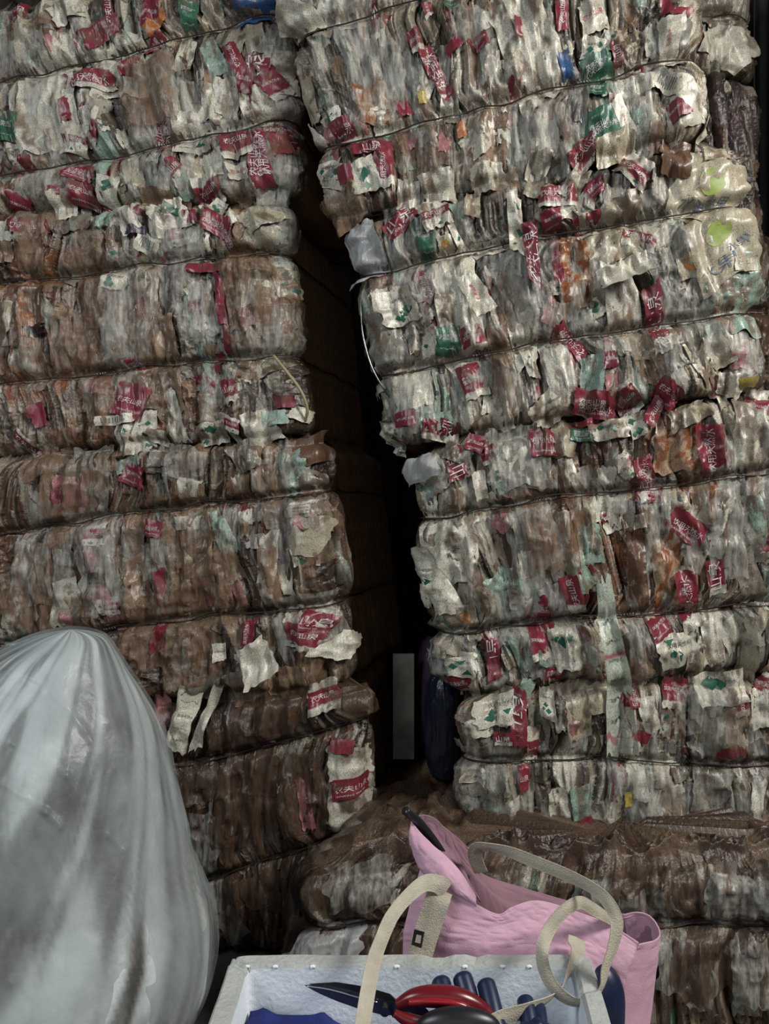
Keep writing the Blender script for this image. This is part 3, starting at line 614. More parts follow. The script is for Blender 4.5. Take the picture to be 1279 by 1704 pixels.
# pieces that can be made out one by one: (bale, x, y, width, height, turn, kind)
FEAT = [
 ('L1', 150, 133, 84, 30, -5, 'red'), ('L1', 106, 190, 30, 38, 12, 'red'), ('L1', 128, 238, 52, 46, -15, 'redwhite'), ('L1', 172, 58, 60, 34, 20, 'redplain'),
 ('L1', 186, 22, 12, 54, 0, 'dred'), ('L1', 254, 22, 32, 46, -18, 'red'), ('L1', 264, 46, 44, 22, 30, 'orange'), ('L1', 318, 28, 24, 54, -10, 'green'),
 ('L1', 420, 22, 46, 38, 0, 'blue'), ('L1', 264, 80, 44, 24, 28, 'red'), ('L1', 222, 116, 34, 24, 10, 'redplain'), ('L1', 391, 98, 22, 44, 22, 'red'),
 ('L1', 412, 138, 26, 42, -14, 'red'), ('L1', 452, 146, 26, 40, 28, 'red'), ('L1', 384, 168, 40, 56, -10, 'white'), ('L1', 398, 240, 50, 44, 10, 'red'),
 ('L1', 432, 268, 26, 84, 4, 'red'), ('L1', 466, 244, 18, 34, 8, 'redplain'), ('L1', 300, 244, 16, 20, 0, 'redplain'), ('L1', 332, 236, 56, 44, 0, 'greenwhite'),
 ('L1', 140, 196, 34, 40, 0, 'white'), ('L1', 138, 290, 46, 30, -20, 'red'), ('L1', 142, 326, 44, 38, -15, 'red'), ('L1', 95, 326, 22, 30, 0, 'red'),
 ('L1', 45, 272, 22, 20, 0, 'redplain'), ('L1', 180, 318, 34, 44, -20, 'greenwhite'), ('L1', 350, 280, 50, 40, 0, 'white'), ('L1', 402, 288, 30, 24, 0, 'whitered'),
 ('L1', 60, 90, 60, 110, 8, 'cream'), ('L1', 118, 80, 40, 50, 10, 'white'), ('L1', 20, 215, 40, 60, 0, 'green'), ('L1', 355, 170, 36, 60, -14, 'white'),
 ('L1', 435, 180, 60, 60, 15, 'white'), ('L1', 100, 20, 90, 40, 0, 'white'), ('L1', 350, 15, 40, 50, 0, 'cream'), ('L1', 30, 15, 24, 26, 0, 'red'),
 ('L2', 52, 380, 56, 26, 8, 'red'), ('L2', 16, 384, 30, 34, 12, 'white'), ('L2', 232, 384, 38, 16, 0, 'navy'), ('L2', 250, 412, 40, 34, -30, 'barcode'),
 ('L2', 290, 390, 36, 42, 20, 'redwhite'), ('L2', 318, 362, 28, 24, 0, 'redplain'), ('L2', 366, 376, 50, 42, -25, 'red'), ('L2', 384, 404, 18, 50, 0, 'red'),
 ('L2', 330, 400, 40, 60, 0, 'white'), ('L2', 372, 346, 28, 30, -30, 'greenwhite'), ('L2', 428, 380, 44, 60, -12, 'cream'), ('L2', 190, 466, 44, 34, -8, 'greenwhite'),
 ('L2', 345, 448, 70, 18, 0, 'redplain'), ('L2', 370, 500, 14, 90, 3, 'redplain'), ('L2', 380, 565, 12, 46, -5, 'redplain'), ('L2', 228, 606, 30, 20, 20, 'red'),
 ('L2', 222, 668, 46, 50, -20, 'red'), ('L2', 200, 700, 60, 16, 4, 'barcode'), ('L2', 385, 652, 26, 40, 12, 'red'), ('L2', 390, 706, 30, 26, -15, 'redwhite'),
 ('L2', 366, 606, 14, 40, 0, 'redplain'), ('L2', 72, 692, 22, 34, 15, 'redplain'), ('L2', 452, 696, 28, 24, 0, 'teal'), ('L2', 472, 670, 16, 22, 0, 'redplain'),
 ('L2', 418, 530, 26, 30, 0, 'pink'), ('L2', 68, 552, 28, 16, 15, 'black'), ('L2', 500, 690, 22, 26, -20, 'white'), ('L2', 252, 490, 22, 90, -4, 'white'),  # the black piece is a hole's darkness drawn as a patch
 ('L2', 420, 480, 50, 60, 0, 'cream'), ('L2', 60, 448, 60, 70, 0, 'brown'), ('L2', 60, 510, 50, 60, 0, 'brown'), ('L2', 130, 580, 90, 100, 0, 'tan'), ('L2', 20, 520, 60, 80, 0, 'rust'),
 ('L3', 236, 792, 42, 36, -22, 'red'), ('L3', 222, 770, 50, 22, 22, 'teal'), ('L3', 100, 822, 14, 28, 0, 'redplain'), ('L3', 430, 785, 28, 30, 0, 'pink'),
 ('L3', 482, 790, 46, 70, -8, 'teal'), ('L3', 318, 812, 34, 28, -15, 'white'), ('L3', 258, 878, 28, 28, -15, 'red'), ('L3', 118, 988, 34, 46, 10, 'white'),
 ('L3', 176, 1008, 22, 26, 10, 'white'), ('L3', 268, 975, 18, 60, 0, 'redplain'), ('L3', 350, 985, 30, 50, 0, 'pink'), ('L3', 402, 992, 18, 50, 10, 'pink'),
 ('L3', 414, 1052, 24, 44, -10, 'red'), ('L3', 500, 1058, 52, 52, -15, 'redwhite'), ('L3', 526, 1036, 40, 34, -30, 'red'), ('L3', 505, 1020, 70, 24, 0, 'white'),
 ('L3', 268, 1060, 26, 56, 0, 'redplain'), ('L3', 10, 1060, 40, 34, -20, 'greenwhite'), ('L3', 60, 1050, 34, 34, 15, 'white'), ('L3', 500, 890, 40, 70, -20, 'cream'),
 ('L3', 335, 900, 60, 150, 0, 'tan'), ('L3', 120, 830, 60, 80, 0, 'pink'), ('L3', 60, 960, 50, 90, 5, 'tan'), ('L3', 310, 870, 40, 20, 0, 'white'), ('L3', 330, 1010, 60, 50, 0, 'tan'),
 ('L4', 545, 1136, 50, 50, 12, 'redwhite'), ('L4', 565, 1240, 28, 22, -10, 'redplain'), ('L4', 582, 1270, 56, 50, 0, 'white'),
 ('L4', 584, 1342, 56, 80, 3, 'white'), ('L4', 480, 1262, 34, 70, 18, 'grey'), ('L4', 508, 1330, 24, 90, 8, 'pink'), ('L4', 410, 1190, 120, 110, 0, 'brown'),
 ('L4', 340, 1280, 60, 60, 0, 'brown'), ('L4', 385, 1540, 40, 60, 25, 'grey'), ('L4', 270, 1140, 50, 60, 0, 'pink'), ('L4', 440, 1320, 90, 120, 0, 'brown'),
 ('R1', 711, 22, 16, 40, 5, 'red'), ('R1', 751, 8, 26, 28, 0, 'green'), ('R1', 934, 28, 22, 48, -4, 'red'), ('R1', 863, 53, 12, 38, 0, 'redplain'),
 ('R1', 1100, 28, 16, 34, 0, 'redplain'), ('R1', 1132, 24, 20, 14, -35, 'redplain'), ('R1', 692, 68, 22, 34, 10, 'red'), ('R1', 728, 130, 24, 104, 18, 'red'),
 ('R1', 757, 78, 30, 18, 25, 'redplain'), ('R1', 610, 66, 16, 66, 6, 'pink'), ('R1', 940, 118, 20, 40, 10, 'blue'), ('R1', 994, 118, 50, 44, 20, 'green'),
 ('R1', 985, 85, 40, 40, -20, 'greenwhite'), ('R1', 1026, 100, 16, 56, 8, 'red'), ('R1', 990, 150, 34, 26, -10, 'green'), 
 ('R1', 1060, 206, 26, 40, 20, 'teal'), ('R1', 1122, 188, 26, 30, 25, 'red'), ('R1', 1105, 150, 50, 34, -35, 'barcode'), ('R1', 575, 218, 32, 44, 12, 'red'),
 ('R1', 618, 248, 78, 22, -3, 'red'), ('R1', 638, 284, 34, 66, -10, 'red'), ('R1', 608, 296, 44, 50, 5, 'greenwhite'), ('R1', 574, 296, 20, 28, 0, 'redplain'),
 ('R1', 672, 186, 28, 30, 10, 'redplain'), ('R1', 703, 168, 14, 20, 0, 'yellow'), ('R1', 768, 218, 16, 24, 0, 'orange'), ('R1', 892, 182, 60, 40, -15, 'pink'),
 ('R1', 688, 244, 26, 18, 10, 'pink'), ('R1', 905, 215, 40, 70, 0, 'white'), ('R1', 1080, 130, 60, 40, 0, 'white'), ('R1', 1140, 170, 40, 90, 20, 'white'),
 ('R1', 645, 200, 50, 40, 0, 'whitetext'), ('R1', 620, 180, 60, 70, 0, 'rust'), ('R1', 830, 180, 26, 150, 0, 'white'), ('R1', 580, 20, 40, 60, 0, 'cream'),
 ('R1', 985, 30, 50, 50, 10, 'whitered'), ('R1', 1110, 70, 30, 90, -5, 'whitered'),
 ('R2', 709, 402, 32, 66, 5, 'green'), ('R2', 741, 410, 24, 24, 0, 'orangefruit'), ('R2', 925, 328, 62, 32, -4, 'red'), ('R2', 918, 368, 32, 30, 0, 'red'),
 ('R2', 988, 318, 28, 32, 20, 'red'), ('R2', 980, 374, 46, 36, 8, 'red'), ('R2', 960, 345, 60, 36, 0, 'white'), ('R2', 814, 416, 54, 28, 6, 'whitetext'),
 ('R2', 1065, 392, 56, 44, -30, 'redwhite'), ('R2', 1235, 425, 30, 60, 0, 'lime'), ('R2', 1150, 440, 50, 56, 10, 'orangefruit'),
 ('R2', 1087, 530, 32, 120, 6, 'red'), ('R2', 786, 562, 42, 42, 10, 'red'), ('R2', 786, 633, 44, 60, 10, 'red'), ('R2', 668, 513, 50, 70, 10, 'greenwhite'),
 ('R2', 745, 568, 36, 50, -10, 'green'), ('R2', 948, 570, 22, 70, 32, 'red'), ('R2', 985, 625, 44, 60, -8, 'teal'), ('R2', 1015, 602, 26, 30, 0, 'dred'),
 ('R2', 728, 704, 62, 26, 3, 'teal'), ('R2', 678, 698, 22, 24, 0, 'red'), ('R2', 790, 490, 34, 70, 25, 'whitered'), ('R2', 1035, 520, 50, 150, 5, 'white'),
 ('R2', 880, 300, 30, 24, 0, 'grey'), ('R2', 640, 560, 40, 90, 8, 'grey'), ('R2', 1200, 570, 60, 80, 0, 'cream'), ('R2', 1230, 640, 36, 14, 0, 'yellow'),
 ('R2', 930, 620, 50, 100, 0, 'white'), ('R2', 690, 640, 60, 70, 0, 'white'), ('R2', 830, 690, 34, 60, 12, 'white'), ('R2', 955, 460, 50, 120, 0, 'rust'), ('R2', 840, 500, 26, 120, 0, 'brown'),
 ('R2', 870, 560, 40, 90, 5, 'white'), ('R2', 1130, 560, 60, 90, 0, 'grey'), ('R2', 925, 440, 16, 80, 0, 'redplain'),
 ('R3', 760, 772, 28, 64, 5, 'red'), ('R3', 800, 808, 20, 50, 0, 'whitered'), ('R3', 966, 704, 40, 12, 10, 'redplain'), ('R3', 968, 725, 40, 22, -15, 'green'),
 ('R3', 1128, 735, 76, 110, -5, 'rust'), ('R3', 1184, 752, 40, 96, 6, 'red'), ('R3', 1072, 795, 32, 76, 5, 'red'), ('R3', 1078, 822, 46, 30, -8, 'red'),
 ('R3', 1139, 878, 70, 40, -38, 'red'), ('R3', 1188, 958, 30, 54, 5, 'red'), ('R3', 1262, 862, 26, 90, 22, 'teal'), ('R3', 934, 880, 26, 60, 0, 'whitered'),
 ('R3', 982, 908, 34, 70, 0, 'teal'), ('R3', 757, 915, 70, 130, -3, 'white'), ('R3', 771, 1024, 46, 40, 5, 'orangefruit'), ('R3', 720, 960, 26, 120, 14, 'greenwhite'),
 ('R3', 953, 990, 32, 64, 15, 'red'), ('R3', 897, 1020, 42, 60, 0, 'red'), ('R3', 895, 1070, 36, 60, 0, 'red'), ('R3', 921, 1116, 36, 24, -5, 'red'),
 ('R3', 820, 1092, 26, 74, -6, 'red'), ('R3', 772, 1138, 32, 30, 0, 'red'), ('R3', 770, 1108, 34, 34, 0, 'greenwhite'), ('R3', 942, 1075, 60, 76, 5, 'greenwhite'),
 ('R3', 1106, 962, 50, 120, 3, 'rust'), ('R3', 1142, 998, 32, 96, 8, 'red'), ('R3', 1094, 1040, 36, 38, 20, 'red'), ('R3', 1124, 1082, 72, 54, 3, 'greenwhite'),
 ('R3', 1060, 710, 40, 30, 0, 'cream'), ('R3', 935, 735, 50, 60, -20, 'cream'), ('R3', 722, 790, 50, 60, 30, 'white'), ('R3', 1010, 820, 30, 100, 0, 'white'),
 ('R3', 880, 770, 70, 90, 0, 'grey'), ('R3', 1250, 720, 50, 110, 0, 'white'), ('R3', 1225, 1050, 60, 60, 20, 'white'), ('R3', 1185, 1060, 40, 90, 0, 'white'),
 ('R3', 1060, 960, 30, 130, 0, 'brown'), ('R3', 1245, 960, 40, 90, 12, 'grey'), ('R3', 870, 960, 26, 100, -10, 'white'), ('R3', 750, 1070, 30, 50, 0, 'cream'), ('R3', 1180, 830, 60, 90, 0, 'rust'),
 ('R4', 864, 1192, 30, 84, -4, 'red'), ('R4', 838, 1226, 30, 26, 0, 'red'), ('R4', 1050, 1152, 20, 40, 0, 'red'), ('R4', 1229, 1165, 24, 48, 5, 'red'),
 ('R4', 1069, 1226, 24, 18, -15, 'redplain'), ('R4', 1206, 1255, 30, 26, 20, 'redplain'), ('R4', 872, 1296, 24, 40, 0, 'red'), ('R4', 931, 1346, 32, 72, 3, 'white'),
 ('R4', 1044, 1328, 12, 26, 0, 'yellow'), ('R4', 830, 1180, 60, 50, 10, 'greenwhite'), ('R4', 965, 1340, 30, 60, 0, 'teal'), ('R4', 1260, 1180, 40, 60, 0, 'white'),
 ('R4', 960, 1190, 40, 70, 0, 'cream'), ('R4', 1080, 1190, 30, 60, 10, 'white'), ('R4', 820, 1300, 40, 60, -15, 'grey'), ('R4', 1180, 1310, 60, 60, 0, 'grey'), ('R4', 1060, 1300, 30, 70, 4, 'white'),
 ('R5', 1240, 1490, 120, 60, -5, 'grey'), ('R5', 1200, 1590, 60, 90, 12, 'tan'), ('R5', 600, 1490, 90, 40, 0, 'brown'), ('R5', 1150, 1655, 30, 50, 30, 'cream'),
 ('R5', 560, 1570, 70, 60, 0, 'grey'), ('R5', 1240, 1640, 40, 90, 0, 'grey'), ('R5', 1145, 1560, 40, 60, 0, 'grey'),
 ('K1', 1185, 10, 60, 60, 10, 'grey'), ('K1', 1205, 80, 70, 60, -20, 'white'), ('K3', 1262, 430, 30, 80, 0, 'tan'), ('K3', 1262, 560, 36, 90, 0, 'brown'),
]
DARK = (B['L4'], B['R5'])
for (b, x_, y_, w_, h_, r_, k_) in FEAT:
    strp = k_ in ('white', 'cream', 'tan', 'brown', 'grey', 'pink', 'rust', 'teal')
    big = w_*h_ > 3000
    scrap(B[b], x_, y_, w_, h_, r_, k_, off=0.008 if strp else 0.018, crum=0.0065 if big else 0.0045, dirty=0.45 if strp else 0.22 if b[0] == 'R' else 0.35,
          name='film_scrap' if strp else 'label_scrap')
# pieces with a look of their own
scrap(B['R1'], 1004, 222, 66, 74, 14, 'green', text='农夫山泉\n饮用天然水', off=0.018, crum=0.003, dirty=0.05, name='label_scrap', label='large green label with white lettering')
scrap(B['R1'], 1040, 208, 22, 84, 18, 'whitered', text='农夫山泉', off=0.020, crum=0.003, dirty=0.1, name='label_scrap', label='white label edge with red lettering')
scrap(B['R2'], 857, 378, 24, 100, -6, 'greenwhite', off=0.034, crum=0.004, name='hanging_strip', label='speckled white strip hanging beside the dark red one')
scrap(B['R2'], 884, 418, 24, 112, -2, 'dred', text='农夫山泉', off=0.040, crum=0.004, dirty=0.1, name='hanging_strip', label='dark red strip with white lettering')
scrap(B['R2'], 842, 312, 44, 34, 10, 'brown', off=0.035, crum=0.012, name='film_knot', label='dark crumpled knot of film')
scrap(B['R2'], 1165, 318, 112, 100, -24, 'lime', off=0.020, crum=0.003, dirty=0.12, name='fruit_print_sheet', label='cream sheet with lime print, above the upper wire')
scrap(B['R2'], 1188, 410, 84, 112, 12, 'lime', off=0.020, crum=0.003, dirty=0.12, name='fruit_print_sheet', label='cream sheet with lime print, below the upper wire')
scrap(B['R2'], 1034, 458, 88, 40, 12, 'white', off=0.045, crum=0.012, dirty=0.05, name='folded_flap', label='white folded flap standing off the bale', curl=1)
scrap(B['R3'], 1078, 670, 22, 46, -32, 'red', off=0.035, crum=0.004, name='folded_flap', label='bright red upright flap')
scrap(B['R3'], 790, 738, 34, 28, -25, 'red', off=0.035, crum=0.006, name='folded_flap')
scrap(B['R3'], 1018, 1100, 50, 296, 4, 'longstrip', off=0.082, crum=0.0035, dirty=0.08, name='hanging_strip', label='long pale green strip widening downwards',
      shape=[(0.55, 0), (-0.45, 0), (0.12, 0), (-0.12, 0)])
scrap(B['R3'], 918, 900, 138, 140, 0, 'grey', off=0.028, crum=0.006, film='film_brown', name='clear_film_pouch', label='brown tinted see-through film pouch', shape=[(.3, -.25), (-.3, -.25), (-.3, .25), (.3, .25)])
scrap(B['R4'], 1160, 1178, 104, 104, 0, 'grey', off=0.035, crum=0.008, film='film', name='clear_film_pouch', label='see-through film pouch', shape=[(.3, -.25), (-.3, -.25), (-.3, .25), (.3, .25)])
scrap(B['R2'], 606, 415, 46, 110, 12, 'grey', off=0.020, crum=0.013, film='film_grey', name='grey_film_flap', label='shiny grey film bunched at the corner')
scrap(B['R1'], 486, 36, 44, 80, 30, 'white', off=0.03, crum=0.010, name='folded_flap')
scrap(B['L3'], 438, 1092, 60, 62, 22, 'white', off=0.045, crum=0.012, dirty=0.05, name='folded_flap', label='curled white flap', curl=1)
scrap(B['L3'], 372, 1082, 22, 30, 0, 'whitered', off=0.03, crum=0.003, name='folded_flap')
scrap(B['L3'], 568, 1072, 34, 50, -35, 'white', off=0.03, crum=0.008, dirty=0.1, name='folded_flap')
scrap(B['L4'], 306, 1200, 34, 110, -14, 'whitetext', off=0.035, crum=0.004, dirty=0.1, name='hanging_strip', label='pale strip with dark lettering hanging over the edge')
scrap(B['L4'], 352, 1178, 18, 120, -20, 'white', off=0.045, crum=0.005, dirty=0.1, name='hanging_strip')
scrap(B['L4'], 590, 1306, 46, 30, 3, 'red', text='农夫山泉', off=0.020, crum=0.002, dirty=0.1, name='label_scrap', label='dark red label with white lettering')
scrap(B['R3'], 700, 782, 44, 46, 20, 'white', off=0.03, crum=0.010, film='film_grey', name='grey_film_flap')
# random veils of clear film and more scraps on each visible bale
FRONTS = {'L1': [(-150, 62), (448, -72), (492, 322), (-150, 378)], 'L2': [(-150, 362), (462, 345), (498, 722), (-150, 768)], 'L3': [(-150, 772), (528, 736), (575, 1135), (-150, 1195)],
          'L4': [(-120, 1200), (600, 1150), (618, 1582), (-120, 1582)], 'R1': [(472, -40), (1132, -190), (1160, 232), (572, 362)], 'R2': [(588, 372), (1218, 236), (1258, 645), (655, 742)],
          'R3': [(684, 756), (1345, 645), (1350, 1105), (752, 1152)], 'R4': [(772, 1166), (1480, 1108), (1480, 1388), (790, 1402)], 'R5': [(515, 1450), (1440, 1436), (1440, 1772), (515, 1778)]}
AREAS = {'L1': (5, 30, 480, 320), 'L2': (5, 370, 480, 720), 'L3': (5, 770, 540, 1110), 'L4': (300, 1170, 610, 1500), 'R1': (510, 5, 1140, 300),
         'R2': (610, 330, 1240, 700), 'R3': (710, 740, 1275, 1110), 'R4': (800, 1170, 1275, 1380), 'R5': (530, 1460, 1275, 1690), 'K1': (1150, 5, 1235, 110), 'K3': (1240, 420, 1275, 640)}
for ib, (b, (x0, y0, x1, y1)) in enumerate(AREAS.items()):
    rs = np.random.RandomState(100+ib); ar_ = (x1-x0)*(y1-y0)
    brown = B[b]['st']
    for k in range(int(min(45, ar_/4600))):
        x_, y_ = rs.uniform(x0, x1), rs.uniform(y0, y1)
        br = 0.6 if b in ('L3', 'L4', 'R5') else 0.25 if b == 'L2' else 0.12
        fm = 'film_brown' if rs.rand() < br else 'film'
        if b in ('L4', 'R5') and rs.rand() < 0.8: fm = 'film_dark'
        scrap(B[b], x_, y_, rs.uniform(14, 48), rs.uniform(50, 140), rs.normal(0, 14), 'grey', off=rs.uniform(0.003, 0.012), crum=rs.uniform(.004, .009), film=fm, name='clear_film_strip')
    for k in range(int(ar_/22000)):
        kd = rs.choice(['white', 'grey', 'cream', 'white', 'teal', 'tan']) if b not in ('L3', 'L4', 'R5', 'L2') else rs.choice(['tan', 'grey', 'brown', 'brown', 'cream', 'tan'])
        scrap(B[b], rs.uniform(x0+20, x1-20), rs.uniform(y0+40, y1-40), rs.uniform(50, 95), rs.uniform(90, 180), rs.normal(0, 9), kd, off=rs.uniform(0.004, 0.012), crum=rs.uniform(.006, .010),
              dirty=0.5, film=rs.choice([None, 'film', 'film_brown' if kd in ('tan', 'brown') else 'film']), name='large_film_sheet')
    if b[0] != 'K':
        q = FRONTS[b]
        for k in range(16):
            t_ = (k+rs.rand())/16; edge_ = k % 2
            (xa, ya), (xb, yb) = (q[0], q[1]) if edge_ else (q[3], q[2])
            x_ = xa+(xb-xa)*t_; y_ = ya+(yb-ya)*t_+(14 if edge_ else -12)
            if not (x0-10 < x_ < x1+20) or y_ < 0: continue
            kd = rs.choice(['white', 'grey', 'cream', 'tan', 'brown', 'redwhite', 'greenwhite', 'red']) if b not in ('L4', 'R5', 'L3') else rs.choice(['grey', 'tan', 'brown', 'brown', 'tan'])
            scrap(B[b], x_, y_, rs.uniform(24, 70), rs.uniform(24, 60), rs.normal(0, 20), kd, off=rs.uniform(0.008, 0.02), crum=rs.uniform(.006, .011), dirty=0.5, name='seam_scrap')
    if b in ('L4', 'R5', 'K1', 'K3'): continue
    kinds = ['white', 'cream', 'grey', 'greenwhite', 'redwhite', 'whitetext', 'red', 'pink', 'teal', 'tan', 'brown']
    pr = np.array([.22, .13, .14, .09, .08, .07, .06, .05, .05, .06, .05]) if b not in ('L3', 'L2') else np.array([.10, .08, .10, .03, .04, .03, .03, .06, .03, .28, .22])
    for k in range(int(min(70, ar_/2600))):
        x_, y_ = rs.uniform(x0, x1), rs.uniform(y0, y1)
        kd = rs.choice(kinds, p=pr/pr.sum())
        scrap(B[b], x_, y_, rs.uniform(12, 36), rs.uniform(24, 90), rs.normal(0, 20), kd, off=rs.uniform(-0.002, 0.007), crum=rs.uniform(.004, .008), dirty=0.5,
              name='film_scrap' if kd in PALC else 'label_scrap')
for (b_, x_, y_, w_, h_, r_, f_) in [('R5', 1225, 1500, 150, 110, -8, 'film'), ('R5', 1250, 1620, 90, 130, 5, 'film'), ('R5', 600, 1470, 150, 90, 10, 'film'), ('R5', 565, 1570, 120, 90, 0, 'film_grey'),
        ('R5', 1130, 1480, 70, 70, 0, 'film_brown'), ('R5', 1160, 1620, 80, 120, -10, 'film_brown'), ('R3', 860, 760, 120, 130, 0, 'film'), ('L3', 440, 1150, 140, 60, 0, 'film_brown'), ('L4', 440, 1190, 150, 90, -8, 'film_brown'),
        ('R2', 1110, 480, 60, 160, 12, 'film'), ('L2', 220, 540, 110, 160, 0, 'film'), ('L3', 300, 770, 130, 70, -20, 'film'), ('L1', 260, 160, 120, 130, 0, 'film_brown'), ('R1', 640, 130, 100, 150, -10, 'film')]:
    scrap(B[b_], x_, y_, w_, h_, r_, 'grey', off=0.022, crum=0.008, film=f_, name='clear_film_pouch', shape=[(.3, -.2), (-.3, -.2), (-.3, .2), (.3, .2)])
# the wire hoop and yellow cord standing off two corners
hoop = spline([at(600, 478, 2.90), at(601, 520, 2.88), at(604, 560, 2.88), at(618, 610, 2.88), at(640, 650, 2.90), at(654, 668, 2.93)], 60)
tube('wire_hoop', hoop, 0.0035, M['wire_bright'], B['R2']['root'], 6)
tube('cord_loop', spline([at(455, 592, 3.02), at(478, 620, 2.98), at(500, 650, 2.97), at(511, 680, 2.99), at(508, 700, 3.02)], 40), 0.006, M['lime'] if 0 else mat('yellowed_cord', (0.30, 0.26, 0.14), 0.5), B['L2']['root'], 8)

# things down in the gap between the stacks
def lump(name, c, rx, ry, rz, m, label, cat, seed, amp=0.12, nu=90, nv=60, group=None):
    th, ph = np.meshgrid(np.linspace(0, 2*math.pi, nu, endpoint=False), np.linspace(0.02, math.pi-0.02, nv))
    sg = lambda t: np.sign(t)*np.abs(t)**0.75
    k = 1+amp*(ridge(th*1.9*3/3+6, ph*3, seed)-0.5)+amp*0.5*(ridge(th*5+3, ph*5, seed+2)-0.5)+amp*.3*(ridge(th*12, ph*4, seed+3)-.5)
    k = k*(1-0) ; blend = smooth01(th/0.6)*smooth01((2*math.pi-th)/0.6); k = 1+(k-1)*(0.2+0.8*blend)
    P = np.stack([c[0]+rx*sg(np.sin(ph))*np.cos(th)*k, c[1]+ry*sg(np.sin(ph))*np.sin(th)*k, c[2]-rz*sg(np.cos(ph))*(1+0.1*(k-1))], -1)
    V = np.concatenate([P.reshape(-1, 3), P[0].mean(0)[None], P[-1].mean(0)[None]])
    ar = np.arange(nu); n = nu*nv
    t = np.concatenate([np.stack([(ar+1) % nu, ar, np.full(nu, n)], -1), np.stack([n-nu+ar, n-nu+(ar+1) % nu, np.full(nu, n+1)], -1)])
    o = mesh_np(name, V, grid_quads(nv, nu, True), t, mats=[m])
    return tag(o, label, cat, group)
zt = 0.665
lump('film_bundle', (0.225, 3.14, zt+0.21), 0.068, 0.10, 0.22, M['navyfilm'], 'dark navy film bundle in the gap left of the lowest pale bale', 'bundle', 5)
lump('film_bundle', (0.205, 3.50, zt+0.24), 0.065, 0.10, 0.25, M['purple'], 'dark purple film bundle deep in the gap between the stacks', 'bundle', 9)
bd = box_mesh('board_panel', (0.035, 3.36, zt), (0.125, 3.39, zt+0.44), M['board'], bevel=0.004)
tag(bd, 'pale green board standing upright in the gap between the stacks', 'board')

# ------------------------------------------------------------------ white bag
rows = [(1042, 118, 6), (1048, 116, 40), (1060, 108, 72), (1085, 90, 108), (1120, 76, 142), (1160, 62, 180), (1220, 44, 226), (1290, 30, 258), (1370, 20, 284),
        (1450, 12, 312), (1530, 8, 348), (1600, 6, 360), (1660, 4, 350), (1710, 0, 322), (1780, -4, 318), (1860, -4, 330), (1950, -4, 318), (2020, -4, 270), (2042, -4, 200)]
dB = 1.93
BAGCREASE = [([(0, 1105), (60, 1130), (110, 1175), (140, 1215), (165, 1255)], 5.8, 0.0066), ([(0, 1300), (40, 1325), (75, 1350), (100, 1375)], 6.6, 0.0077),
             ([(20, 1235), (70, 1262), (110, 1290), (140, 1335)], 5.8, 0.0055), ([(180, 1390), (205, 1415), (222, 1445)], 5.8, 0.0055), ([(250, 1230), (290, 1330), (300, 1420)], 10.6, 0.0044),
             ([(200, 1590), (250, 1650), (280, 1704)], 10.6, 0.0055), ([(60, 1420), (90, 1500), (100, 1600)], 12.2, 0.0050), ([(150, 1120), (180, 1200), (220, 1260)], 13.8, 0.0055)]
def bag_surface(shrink, nv, nu, wr, seed, name, m, parent, cols=False):
    rw = spline(np.array(rows, float), nv)
    th = np.linspace(0, 2*math.pi, nu, endpoint=False)[None, :]
    y_, cx, r_ = rw[:, 0:1], rw[:, 1:2], rw[:, 2:3]
    t = (y_-1042)/1000
    cyc = lambda f, s_, fz: vn(np.cos(th)*f+4, np.sin(th)*f+t*fz+4, s_)
    k = wr*smooth01(r_/150)*(0.09*(cyc(1.6, seed, 3)-.5)+0.05*(cyc(3.5, seed+1, 7)-.5))
    fold = ridge(np.cos(th)*3+t*5, np.sin(th)*3+t*4+2, seed+4)**5*0.008+ridge(np.cos(th)*7+t*7, np.sin(th)*7-t*6, seed+5)**4*0.0035
    R = r_*dB/F_PX*shrink*(1+k)+wr*fold*smooth01((r_-90)/240)
    if shrink == 1.0:
        X0 = (cx-W_PX/2)*dB/F_PX+R*np.cos(th)*0.965; Y0 = dB+0.86*R*np.sin(th)
        pxx = W_PX/2+X0/Y0*F_PX; pyy = H_PX/2+(y_-H_PX/2)*dB/Y0
        for pts, wd_, am in BAGCREASE:
            for (x0, y0), (x1, y1) in zip(pts[:-1], pts[1:]):
                L2 = (x1-x0)**2+(y1-y0)**2; tt = np.clip(((pxx-x0)*(x1-x0)+(pyy-y0)*(y1-y0))/L2, 0, 1)
                dd_ = np.hypot(pxx-x0-tt*(x1-x0), pyy-y0-tt*(y1-y0))
                R = R+am*np.exp(-(dd_/wd_)**2)*(np.sin(th) < -0.1)*0.6
    X = (cx-W_PX/2)*dB/F_PX+R*np.cos(th)*0.965; Y = dB+0.86*R*np.sin(th); Z = CAM_Z-(y_-H_PX/2)/F_PX*dB+0*th
    Z = Z-0.012*(1-shrink)*20*(1-t*2).clip(-1, 1)
    P = np.stack([X, Y, np.maximum(Z, 0.004)], -1)
    V = np.concatenate([P.reshape(-1, 3), P[0].mean(0)[None], P[-1].mean(0)[None]]); n = nu*nv; ar = np.arange(nu)
    tr = np.concatenate([np.stack([ar, (ar+1) % nu, np.full(nu, n)], -1), np.stack([n-nu+(ar+1) % nu, n-nu+ar, np.full(nu, n+1)], -1)])
    cc = None
    if cols:
        kk = smooth01((fbm(np.cos(th)*6+t*2, np.sin(th)*6+t*9, seed+8, 5)-0.32)*3.2)[..., None]
        kk = kk*np.ones((nv, nu, 1))
        c_ = np.array([0.07, 0.065, 0.058])*(1-kk)+np.array([0.60, 0.65, 0.65])*kk
        cc = np.concatenate([c_.reshape(-1, 3), [[.3]*3, [.3]*3]])
    return mesh_np(name, V, grid_quads(nv, nu, True), tr, cc, [m], parent=parent)
